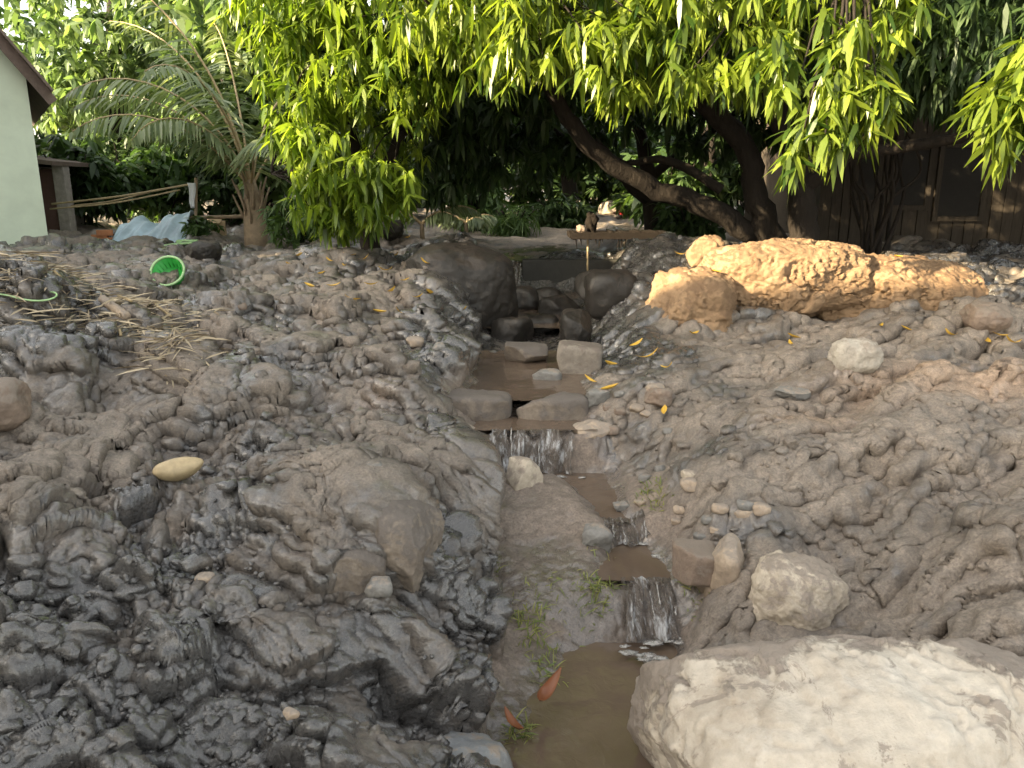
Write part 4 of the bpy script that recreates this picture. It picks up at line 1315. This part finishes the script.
# ------------------------------------------------------------------ green house on the left
HX, HY = P(50, 250, 11.5).x, 11.5
hz0 = .35
EAVE, PITCHR, HW = 3.02, 1.4, 2.7   # eave height, roof slope, width
house = thing('house', 'pale green rendered house with a steep brown gable roof at the left edge', 'house', (HX, HY, hz0))
RID = EAVE + HW / 2 * PITCHR
mb = MB()
pr = [(HX - HW, hz0), (HX, hz0), (HX, EAVE), (HX - HW / 2, RID), (HX - HW, EAVE)]
n5 = len(pr); D = 4.6
mb.add([(x, HY, z) for x, z in pr] + [(x, HY + D, z) for x, z in pr],
       [tuple(range(5))[::-1], tuple(range(5, 10))] + [(i, (i + 1) % 5, 5 + (i + 1) % 5, 5 + i) for i in range(5)][::1])
mb.build('wall', M_GREENWALL, house)
mb = MB()
ov, th = .27, .1
for s in (1, -1):
    cx = HX - HW / 2
    e = HW / 2 + ov
    a = [(cx, RID + .05), (cx + s * e, RID + .05 - e * PITCHR), (cx + s * e, RID + .05 - e * PITCHR + th), (cx, RID + .05 + th * 1.3)]
    mb.add([(x, HY - .28, z) for x, z in a] + [(x, HY + D + .4, z) for x, z in a],
           [(0, 1, 2, 3), (4, 7, 6, 5), (0, 4, 5, 1), (1, 5, 6, 2), (2, 6, 7, 3), (3, 7, 4, 0)])
    for k in range(14):     # rows of tiles as laps on the slope
        q = (k + .5) / 14 * e
        mb.box((cx + s * q, HY + D / 2 - .05, RID + .05 + th * 1.25 - q * PITCHR), (.2, D + .9, .03), Matrix.Rotation(s * math.atan(PITCHR), 3, 'Y'))
mb.build('roof', M_ROOFBROWN, house)
mb = MB()
for s in (1, -1):
    cx = HX - HW / 2; e = HW / 2 + ov
    mb.box((cx + s * e / 2, HY - .3, RID + .04 - e / 2 * PITCHR), (e * math.sqrt(1 + PITCHR ** 2), .04, .13), Matrix.Rotation(s * math.atan(PITCHR), 3, 'Y'))
mb.build('bargeboard', M_ROOFBROWN, house)
settle(house)
house.rotation_euler = (0, 0, R(33))

# lean-to behind the house
q = P(64, 240, 14.3)
sh = thing('shed', 'small shed with a red brown door and pale concrete post behind the green house', 'shed', (q.x, 14.3, hz(q.x, 14.3)))
z0 = hz(q.x, 14.3) - .1
mb = MB(); mb.box((P(70, 240, 14.2).x, 14.2, z0 + .65), (.2, .2, 1.35), None, .015); mb.build('post', M_CONC, sh)
mb = MB(); mb.box((P(56, 240, 14.3).x, 14.32, z0 + .62), (.36, .05, 1.25), None, .01); mb.build('door', M_DOORBROWN, sh)
mb = MB(); mb.box((P(30, 240, 14.6).x, 15.0, z0 + .66), (1.0, 1.2, 1.25)); mb.build('wall', M_CONC, sh)
mb = MB(); mb.box((P(48, 240, 14.6).x, 14.7, z0 + 1.42), (1.5, 1.9, .07), Matrix.Rotation(R(7), 3, 'Y')); mb.build('roof', M_ROOFBROWN, sh)
settle(sh)

# ------------------------------------------------------------------ plank shack on the right
sx0, sx1, sy = P(815, 240, 12).x, 11.5, 12.0
sz = .55
shack = thing('shack', 'weathered plank shack with dark window openings under the mango tree', 'shack', ((sx0 + sx1) / 2, sy, sz))
rs = random.Random(9)
mb = MB()
mb.box(((sx0 + sx1) / 2, sy + 2.0, sz + 1.35), (sx1 - sx0 - .1, 3.9, 2.7), vary=.3)
x = sx0
while x < sx1:
    w = rs.uniform(.14, .24)
    mb.box((x + w / 2, sy + rs.uniform(-.012, .012), sz + 1.37), (w - .012, .03, 2.74), None, .004)
    x += w
mb.build('wall', M_SHACK, shack)
for (u0, u1, v0, v1) in [(897, 922, 140, 205), (944, 976, 148, 216), (860, 873, 150, 200)]:
    a, b = P(u0, v0, sy), P(u1, v1, sy)
    c = (a + b) / 2
    mb = MB(); mb.box((c.x, sy - .022, c.z), (b.x - a.x, .02, a.z - b.z)); wn = mb.build('window', M_DARKVOID, shack)
    mb = MB()
    for s in (-1, 1):
        mb.box((c.x + s * ((b.x - a.x) / 2 + .04), sy - .035, c.z), (.07, .05, a.z - b.z + .16))
        mb.box((c.x, sy - .037, c.z + s * ((a.z - b.z) / 2 + .04)), (b.x - a.x, .05, .07))
    mb.build('frame', M_SHACK, wn)
mb = MB()
mb.box(((sx0 + sx1) / 2, sy + 1.7, sz + 2.95), (sx1 - sx0 + .8, 5.2, .06), Matrix.Rotation(R(6), 3, 'X'))
for k in range(40):
    mb.tube([(sx0 - .35 + k * (sx1 - sx0 + .7) / 39, sy - .88, sz + 2.71), (sx0 - .35 + k * (sx1 - sx0 + .7) / 39, sy + 4.28, sz + 3.25)], .022, 6)
mb.build('roof', M_ROOFBROWN, shack)
settle(shack)

# ------------------------------------------------------------------ unseen two-storey house, added behind the view to throw the foreground into shade
bh = thing('house', 'unseen cream two storey house added behind the viewpoint to shade the foreground', 'house', (-15, -3.5, -.3))
EV, RG = 6.3, 8.4
mb = MB()
pr = [(-6.4, -.4), (-.7, -.4), (-.7, EV), (-3.5, RG - .12), (-6.4, EV)]
x0, x1 = -25, -5.2
mb.add([(x0, y, z) for y, z in pr] + [(x1, y, z) for y, z in pr],
       [tuple(range(5)), tuple(range(5, 10))[::-1]] + [((i + 1) % 5, i, 5 + i, 5 + (i + 1) % 5) for i in range(5)])
mb.build('wall', M_CREAMWALL, bh)
mb = MB()
for s, ye in ((1, -.2), (-1, -6.9)):
    a = [(-3.5, RG - .1), (ye, EV - .28), (ye, EV - .18), (-3.5, RG)]
    mb.add([(x0 - .4, y, z) for y, z in a] + [(x1 + .4, y, z) for y, z in a],
           [(0, 1, 2, 3), (4, 7, 6, 5), (0, 4, 5, 1), (1, 5, 6, 2), (2, 6, 7, 3), (3, 7, 4, 0)])
mb.build('roof', M_ROOFBROWN, bh)
for k in range(5):
    mb = MB(); mb.box((-22 + 3.4 * k, -.69, 3.9), (1.1, .06, 1.1), None, .01); mb.build('window', M_DARKVOID, bh)
settle(bh)

bh2 = thing('house', 'unseen cream house wing added left of the viewpoint to shade the left bank', 'house', (-14.5, 1.0, 0))  # second unseen building, added with its roof height set for the shadow
mb = MB()
pr = [(-.4, -.3), (2.8, -.3), (2.8, 6.1), (1.0, 7.1), (-.4, 6.1)]
x0, x1 = -20, -11.3
mb.add([(x0, y, z) for y, z in pr] + [(x1, y, z) for y, z in pr],
       [tuple(range(5))[::-1], tuple(range(5, 10))] + [(i, (i + 1) % 5, 5 + (i + 1) % 5, 5 + i) for i in range(5)])
mb.build('wall', M_CREAMWALL, bh2)
mb = MB()
for ye in (-.7, 3.2):
    a = [(1.0, 7.12), (ye, 5.85), (ye, 5.95), (1.0, 7.22)]
    mb.add([(x0 - .2, y, z) for y, z in a] + [(x1 + .2, y, z) for y, z in a],
           [(0, 1, 2, 3), (4, 7, 6, 5), (0, 4, 5, 1), (1, 5, 6, 2), (2, 6, 7, 3), (3, 7, 4, 0)])
mb.build('roof', M_ROOFBROWN, bh2)
settle(bh2)

# ------------------------------------------------------------------ concrete weir at the head of the gully
mb = MB()
mb.box((.78, 10.08, .36), (1.3, .18, .62), None, .02)
o = mb.build('weir', mat_plain('mossy_dark_concrete', (.03, .029, .025), .7, .35, 14, .6, .015))
tag(o, 'low dark concrete weir wall across the head of the gully', 'weir')
o.data.transform(Matrix.Translation((-.78, -10.08, -.05))); o.location = (.78, 10.08, .05)

# iron rack on its post above the gully
c = P(588, 262, 9.3); zt = P(588, 235, 9.3).z
x0, x1 = P(570, 235, 9.3).x, P(668, 235, 9.3).x
rk = thing('iron_rack', 'mud clogged iron grating on a thin post leaning out over the gully', 'rack', (c.x, 9.3, c.z))
mb = MB()
for k in range(30):
    xx = x0 + (x1 - x0) * k / 29
    mb.box((xx, 9.42, zt + random.uniform(-.01, .012)), (.026, .5, random.uniform(.05, .09)), None, .003)
for yy in (9.18, 9.42, 9.66):
    mb.box(((x0 + x1) / 2, yy, zt - .004), (x1 - x0, .035, .075), None, .004)
for k in range(12):
    xx = x0 + .02 + random.random() * (x1 - x0) * .7
    ll = random.uniform(.05, .16)
    mb.tube([(xx, 9.2, zt), (xx + random.uniform(-.02, .02), 9.19, zt - ll)], [.012, .004], 5)
mb.build('grating', M_IRON, rk)
mb = MB(); mb.tube([(c.x - .01, 9.3, zt), (c.x, 9.3, c.z - .2)], .011, 7); mb.build('post', M_BAMBOO, rk, True)
mb = MB(); mb.tube([(x1 - .1, 9.5, zt), (x1 - .08, 9.5, zt - .5)], .03, 7); mb.build('post', M_IRON, rk, True)
settle(rk)
rock('clod', 'dark upright lump of roots standing on the iron grating', 'clod', P(592, 224, 9.45), (.13, .12, .26), 131, M_IRON, box=.1, rough=.25, sub=4, cuts=3)
rock('clod', 'small brown lump of earth lying on the iron grating', 'clod', P(581, 229, 9.4), (.12, .11, .09), 132, M_BROWN, box=.1, rough=.2, sub=4, cuts=3)

# ------------------------------------------------------------------ yard clutter on the left
def basket():
    g = G(170, 281)
    root = thing('basket', 'bright green plastic basket lying tilted on the mud', 'basket', g + Vector((0, 0, .07)))
    n = 40
    mb = MB()
    vs, fs = [], []
    prof = [(.0, -.13), (.13, -.13), (.15, -.12), (.2, .06), (.195, .06), (.145, -.11), (.0, -.115)]
    for r, z in prof:
        for k in range(n):
            a = 2 * math.pi * k / n
            vs.append((r * math.cos(a), r * math.sin(a), z))
    for i in range(len(prof) - 1):
        for k in range(n):
            fs.append((i * n + k, i * n + (k + 1) % n, (i + 1) * n + (k + 1) % n, (i + 1) * n + k))
    mb.add(vs, fs)
    mb.build('bowl', M_BASKET, root, True)
    mb = MB()
    ring = [(.205 * math.cos(2 * math.pi * k / 40), .205 * math.sin(2 * math.pi * k / 40), .062) for k in range(41)]
    mb.tube(ring, .016, 8)
    mb.build('rim', M_LIGHTGREEN, root, True)
    mb = MB()
    for k in range(20):
        a = 2 * math.pi * k / 20
        mb.tube([(.147 * math.cos(a), .147 * math.sin(a), -.1), (.196 * math.cos(a), .196 * math.sin(a), .05)], .005, 5)
    mb.build('lattice', M_BASKET, root, True)
    root.rotation_euler = (R(56), R(4), 0); root.scale = (.78, .78, .78)


basket()

# tarpaulin sheet slumped over a low frame
nx, ny = 60, 30
vs, fs = [], []
tx0, tx1 = P(120, 240, 13).x, P(188, 240, 13).x
for j in range(ny):
    for i in range(nx):
        a, b = i / (nx - 1), j / (ny - 1)
        x = tx0 + (tx1 - tx0) * a
        y = 12.65 + .9 * b
        top = .30 + .22 * a + .1 * math.sin(a * 9) * (1 - a)
        z = hz0 + .28 + top * min(1, (b * 1.9) ** .7) - .28 * max(0, b - .7) + .05 * math.sin(a * 17 + b * 5) * b + .03 * math.sin(a * 31 - b * 9)
        x += .12 * (1 - b) * (a - .3)
        vs.append((x, y, z))
for j in range(ny - 1):
    for i in range(nx - 1):
        q = j * nx + i
        fs.append((q, q + 1, q + nx + 1, q + nx))
o = np_mesh('tarpaulin', vs, fs, M_TARP)
sm = o.modifiers.new('thickness', 'SOLIDIFY'); sm.thickness = .008
tag(o, 'crumpled blue and white tarpaulin slumped on the ground past the green house', 'tarpaulin')


def pole(label, p0, p1, r, mat, name='bamboo_pole', cat='pole', sag=0.0, group=None):
    p0, p1 = Vector(p0), Vector(p1)
    m = (p0 + p1) / 2 - Vector((0, 0, sag))
    mb = MB()
    sp = spline([p0, m, p1], 8)
    mb.tube([q - p0 for q in sp], [r * (1.12 if k % 3 == 0 else 1) for k in range(len(sp))], 7)
    o = mb.build(name, mat, None, True)
    o.location = p0
    return tag(o, label, cat, group)


pole('upper thin bamboo pole tied from the shed to the washing post', A(52, 204, 13.6), A(192, 184, 13.0), .016, M_BAMBOO, sag=.03)
pole('lower thin bamboo pole tied below the upper one', A(50, 209, 13.5), A(180, 190, 13.1), .013, M_BAMBOO, sag=.05)
pole('sagging bamboo pole lying behind the two straight ones', A(70, 206, 14.2), A(150, 192, 14.0), .013, M_BAMBOO, sag=.04)
z = hz(P(193, 240, 13).x, 13)
pole('weathered upright washing post with the white cloth', (P(195, 240, 13).x, 13, z - .1), A(196, 178, 13), .025, M_WOOD, name='washing_post', cat='post')
pole('horizontal weathered rail right of the washing post', A(185, 218, 13.3), A(252, 216, 13.2), .03, M_WOOD, name='wooden_rail', cat='rail')
c0, c1 = P(187, 183, 12.95), P(197, 208, 12.95)
mb = MB()
vs, fs = [], []
for j in range(12):
    for i in range(9):
        a, b = i / 8, j / 11
        w = (1 - .45 * b)
        vs.append((c0.x + (c1.x - c0.x) * (.5 + (a - .5) * w) + .01 * math.sin(b * 6), 12.95 + .025 * math.sin(a * 14 + b * 3), c0.z + (c1.z - c0.z) * b))
for j in range(11):
    for i in range(8):
        q = j * 9 + i
        fs.append((q, q + 1, q + 10, q + 9))
o = np_mesh('cloth', vs, fs, M_CLOTH)
sm = o.modifiers.new('thickness', 'SOLIDIFY'); sm.thickness = .006
tag(o, 'white cloth hanging from the top of the washing post', 'cloth')
# small heap of bricks, a carton, a green sheet
for k, (u, v, dz, az, lb) in enumerate([(100, 236, .05, 10, 'orange brick on the ground left of the tarpaulin'), (108, 236, .05, -12, 'orange brick touching the left edge of the tarpaulin'),
                                        (104, 228, .15, 30, 'orange brick lying on top of the two by the tarpaulin')]):
    c = P(u, v, 13.0); c.z = hz(c.x, 13.0) + dz
    mb = MB(); mb.box((0, 0, 0), (.24, .12, .09), Matrix.Rotation(R(az), 3, 'Z'), .006)
    o = mb.build('brick', M_BRICK); o.location = c
    tag(o, lb, 'brick', 'bricks beside the tarpaulin')
c = P(219, 232, 13.2); c.z = hz(c.x, 13.2)
bxo = thing('carton', 'tan carton standing at the foot of the coconut palm', 'carton', c)
mb = MB(); mb.box(c + Vector((0, 0, .12)), (.22, .22, .3), Matrix.Rotation(R(15), 3, 'Z'), .006); mb.build('box', M_TANBOX, bxo)
mb = MB(); mb.box(c + Vector((.0, -.15, .27)), (.2, .12, .008), Matrix.Rotation(R(30), 3, 'X')); mb.build('flap', M_TANBOX, bxo)
settle(bxo)
g = G(182, 246); mb = MB()
mb.box((0, 0, .03), (.42, .3, .03), Matrix.Rotation(R(-6), 3, 'Y'), .01); mb.box((.05, .1, .06), (.3, .12, .04), Matrix.Rotation(R(8), 3, 'Z'), .01)
o = mb.build('plastic_tray', M_LIGHTGREEN); o.location = g
tag(o, 'flat pale green plastic tray in front of the tarpaulin', 'tray')
g = G(28, 304); mb = MB()
loop = [(.17 * math.cos(a) * (1 + .1 * math.cos(2 * a)), .09 * math.sin(a), .03 + .02 * math.sin(2 * a)) for a in [2 * math.pi * k / 30 for k in range(31)]]
mb.tube(loop, .006, 6)
o = mb.build('plastic_hoop', M_LIGHTGREEN, None, True); o.location = g
tag(o, 'bent pale green plastic hoop lying on the straw heap', 'hoop')
# red cloth and pink pot far back
c = P(623, 216, 20); c.z = hz(c.x, 20)
t = thing('cloth', 'small red cloth hung on a stake beyond the gully', 'cloth', c)
mb = MB(); mb.tube([c + Vector((0, .03, -.1)), c + Vector((0, .03, .55))], .02, 6); mb.build('stake', M_WOOD, t)
mb = MB(); mb.tube([c + Vector((0, 0, .5)), c + Vector((0, 0, .42)), c + Vector((.01, 0, .25)), c + Vector((0, 0, .1))], [.02, .1, .14, .08], 10, wob=.3); mb.build('drape', M_RED, t, True)
settle(t)
rock('boulder', 'pale yellowish boulder beside the red cloth beyond the gully', 'boulder', P(610, 209, 20.3), (.55, .5, .4), 141, M_CREAM2, box=.1, sub=4)
c = P(428, 232, 11.3); c.z = hz(c.x, c.y)
t = thing('bucket', 'small dark bucket with a pink rag on it at the head of the gully', 'bucket', c)
mb = MB(); mb.tube([c + Vector((0, 0, -.02)), c + Vector((0, 0, .2))], [.07, .09], 14); mb.build('pail', M_IRON, t, True)
mb = MB(); mb.tube([c + Vector((0, -.08, .17)), c + Vector((0, -.1, .1)), c + Vector((.01, -.1, .02))], [.03, .05, .03], 8, wob=.2); mb.build('rag', M_PINK, t, True)
settle(t)

# dry gourd on the left bank
g = G(180, 482)
v, f = ico(4)
q = v.copy()
rr = 1 - .25 * np.clip(q[:, 0], 0, 1) ** 2 + .04 * perlin3(v * 3, 4) - .03 * np.cos(np.arctan2(q[:, 2], q[:, 1]) * 5)
q = np.stack([q[:, 0] * .11, q[:, 1] * .055 * rr, q[:, 2] * .052 * rr], 1)
q[:, 2] += .012 * (q[:, 0] / .12) ** 2
o = np_mesh('gourd', q, f, M_POD)
o.location = g + Vector((0, 0, .035)); o.rotation_euler = (0, R(-6), R(22))
tag(o, 'pale yellow elongated gourd lying on the wet left bank', 'gourd')

# ------------------------------------------------------------------ fallen leaves, straw, grass
def leaf_mesh(name, L_, W_, curl, fold, mat, seed):
    rs = np.random.RandomState(seed)
    vs, fs, vy = [], [], []
    n = 8
    for i in range(n + 1):
        t = i / n
        w = W_ * (math.sin(math.pi * min(1, t * .92 + .06)) ** .8)
        z = curl * (t - .5) ** 2 * 4
        for s in (-1, 0, 1):
            vs.append(((t - .5) * L_, s * w + .1 * W_ * math.sin(t * 5), z + abs(s) * fold * w)); vy.append(.4 + .4 * rs.rand())
    for i in range(n):
        for s in (0, 1):
            q = i * 3 + s
            fs.append((q, q + 3, q + 4, q + 1))
    me_o = np_mesh(name, vs, fs, mat, fattr=vy)
    return me_o


protos = [leaf_mesh('fallen_leaf', .17, .022, .03, .5, M_YLEAF, 1), leaf_mesh('fallen_leaf', .14, .026, .02, .8, M_YLEAF, 2), leaf_mesh('fallen_leaf', .19, .02, .045, .3, M_YLEAF, 3)]
LV = [(478, 337), (513, 357), (558, 374), (636, 352), (664, 422), (668, 407), (590, 388), (610, 398), (667, 376), (693, 345), (793, 345), (735, 335), (790, 352), (755, 333),
      (1012, 352), (1001, 344), (985, 355), (950, 345), (880, 333), (905, 336), (840, 335), (330, 268), (322, 280), (345, 275), (372, 292), (300, 262), (390, 300), (405, 287), (430, 305), (418, 312),
      (352, 310), (380, 320), (364, 268), (440, 250), (408, 243), (395, 262), (465, 320), (310, 300), (386, 278), (425, 270), (720, 262), (680, 262), (350, 262), (290, 275), (402, 325), (334, 293), (610, 372), (648, 366)]
for k, (u, v) in enumerate(LV):
    pr_ = protos[k % 3]
    if k < 3:
        o = pr_
    else:
        o = pr_.copy(); COL.objects.link(o)
    g = G(u, v)
    big = 1.0 if v > 330 else 1.0
    o.location = g + Vector((0, 0, .03 + .004 * min(g.y, 8)))
    o.rotation_euler = (random.uniform(-.5, .3), random.uniform(-.4, .4), random.uniform(-1.0, 1.0) + (0 if k % 4 else 1.5))
    s = random.uniform(.5, .95) * big
    o.scale = (s, s, s)
    side = 'left of the gully' if (u < 455) else ('inside the gully' if u < 680 else 'near the sunlit boulders')
    tag(o, 'small yellow mango leaf fallen on the mud ' + side, 'leaf', 'fallen yellow leaves')
for (u, v, dz, yy, lb) in [(898, 257, .30, 6.62, 'yellow leaf resting on top of the sunlit boulder at the right'), (716, 272, 0, 6.45, 'yellow leaf resting on the squat sunlit boulder')]:
    o = protos[1].copy(); COL.objects.link(o); o.location = P(u, v, yy); o.rotation_euler = (.2, .1, .1); tag(o, lb, 'leaf', 'fallen yellow leaves')
# two rust brown curled leaves at the pool edge
o = leaf_mesh('fallen_leaf', .19, .02, .05, .9, M_RUST, 5); o.location = P(545, 700, 2.62) + Vector((0, 0, .02)); o.rotation_euler = (R(20), R(-8), R(62)); o.scale = (1, 1.2, 1.4)
tag(o, 'large rust brown curled leaf at the left edge of the brown pool', 'leaf')
o = leaf_mesh('fallen_leaf', .14, .018, .03, .9, M_RUST, 6); o.location = P(512, 730, 2.45) + Vector((0, 0, .02)); o.rotation_euler = (R(10), 0, R(118))
tag(o, 'narrow brown leaf beside the grass at the pool edge', 'leaf')


def blades(name, spots, mat, seed, lay=False):
    rs = np.random.RandomState(seed)
    base, dirs, lens = [], [], []
    for (x, y, r, n, ln) in spots:
        for k in range(n):
            a = rs.uniform(0, 6.28); q = r * math.sqrt(rs.rand())
            px, py = x + q * math.cos(a), y + q * math.sin(a)
            az = rs.uniform(0, 6.28); el = rs.uniform(-.1, .35) if lay else rs.uniform(.25, 1.4)
            base.append((px, py, 0)); dirs.append((math.cos(az) * math.cos(el), math.sin(az) * math.cos(el), math.sin(el))); lens.append(ln * rs.uniform(.4, 1.2))
    base = np.array(base); base[:, 2] = height(base[:, 0], base[:, 1]) + (.012 if lay else 0)
    v, f, vy = leaf_cloud(base, np.array(dirs), np.array(lens), np.full(len(lens), .006 if lay else .0032), .15 if lay else .4, rs, rs.rand(len(lens)))
    o = np_mesh(name, v, f, mat, smooth=False, fattr=vy)
    o['kind'] = 'stuff'
    return o


sp = []
for (u, v, r, n, ln) in [(532, 632, .07, 40, .1), (525, 615, .1, 24, .07), (600, 592, .07, 40, .08), (590, 600, .1, 30, .06), (520, 735, .05, 36, .09), (540, 655, .1, 24, .06), (548, 680, .06, 24, .08),
                         (650, 495, .08, 34, .07), (662, 505, .06, 24, .06), (690, 590, .04, 24, .07), (485, 570, .08, 24, .06), (560, 600, .18, 40, .05), (700, 602, .08, 30, .06), (480, 655, .04, 14, .06), (602, 555, .08, 20, .07)]:
    g = G(u, v); sp.append((g.x, g.y, r, int(n * 1.5), ln * 1.35))
blades('grass', sp, M_GRASS, 3)
sp = []
for (u, v, r, n, ln) in [(110, 300, .3, 190, .26), (135, 312, .25, 140, .24), (160, 330, .25, 150, .24), (180, 350, .2, 110, .2), (60, 280, .4, 200, .3), (20, 265, .45, 200, .3), (80, 310, .4, 120, .2), (30, 300, .4, 120, .2), (150, 310, .2, 130, .22), (190, 330, .2, 60, .18), (170, 345, .15, 80, .2)]:
    g = G(u, v); sp.append((g.x, g.y, r, n, ln))
blades('straw_litter', sp, M_STRAW, 4, True)
for k, (u0, v0, u1, v1, lb) in enumerate([(55, 282, 72, 298, 'pale dry stick pointing down the straw heap'), (66, 300, 78, 312, 'short pale splinter on the straw heap'), (104, 312, 128, 322, 'thick tan piece of broken wood on the straw heap'),
                                          (118, 300, 132, 306, 'bleached stick at the crest of the straw heap'), (156, 310, 172, 326, 'thin stick at the right flank of the straw heap'), (120, 335, 122, 345, 'short pale stub of stick low on the straw heap')]):
    a, b = G(u0, v0), G(u1, v1)
    d = b - a
    if d.length > .5:
        b = a + d * (.5 / d.length)
    pole(lb, a + Vector((0, 0, .03)), b + Vector((0, 0, .03)), .03 if 'thick' in lb else .009, M_TANSTONE if 'thick' in lb else M_CLOTH if 'splinter' in lb else M_BAMBOO, name='stick', cat='stick')

# ------------------------------------------------------------------ light
SUN_EL, AZ = R(22), (-.867, -.498)
world = bpy.data.worlds.new('World'); scene.world = world
world.use_nodes = True
wn = world.node_tree
bg = wn.nodes['Background']
sky = wn.nodes.new('ShaderNodeTexSky')
sky.sky_type = 'NISHITA'; sky.sun_disc = False
sky.sun_elevation = SUN_EL
sky.sun_rotation = math.atan2(AZ[0], AZ[1])
sky.air_density = 1.0; sky.dust_density = 3.0; sky.ozone_density = 1.0
# sky desaturated and warmed to take the blue out of the shade
hs = wn.nodes.new('ShaderNodeHueSaturation'); hs.inputs['Saturation'].default_value = .42
wn.links.new(sky.outputs[0], hs.inputs['Color'])
tint = wn.nodes.new('ShaderNodeMix'); tint.data_type = 'RGBA'; tint.blend_type = 'MULTIPLY'; tint.inputs[0].default_value = 1
tint.inputs[7].default_value = (1.06, 1.0, .88, 1)
wn.links.new(hs.outputs[0], tint.inputs[6])
wn.links.new(tint.outputs[2], bg.inputs['Color'])
bg.inputs['Strength'].default_value = 0.15
sl = bpy.data.lights.new('sun', 'SUN'); sl.energy = 5.0; sl.angle = R(.6); sl.color = (1.0, .8, .5)
so = bpy.data.objects.new('sun', sl); COL.objects.link(so)
d = Vector((AZ[0] * math.cos(SUN_EL), AZ[1] * math.cos(SUN_EL), math.sin(SUN_EL)))
so.rotation_euler = d.to_track_quat('Z', 'Y').to_euler()
so.location = (-20, -15, 15)

build_ground()

vs_ = scene.view_settings
vs_.view_transform = 'Standard'; vs_.look = 'None'; vs_.gamma = 1.0; vs_.use_curve_mapping = False
vs_.exposure = 2.45
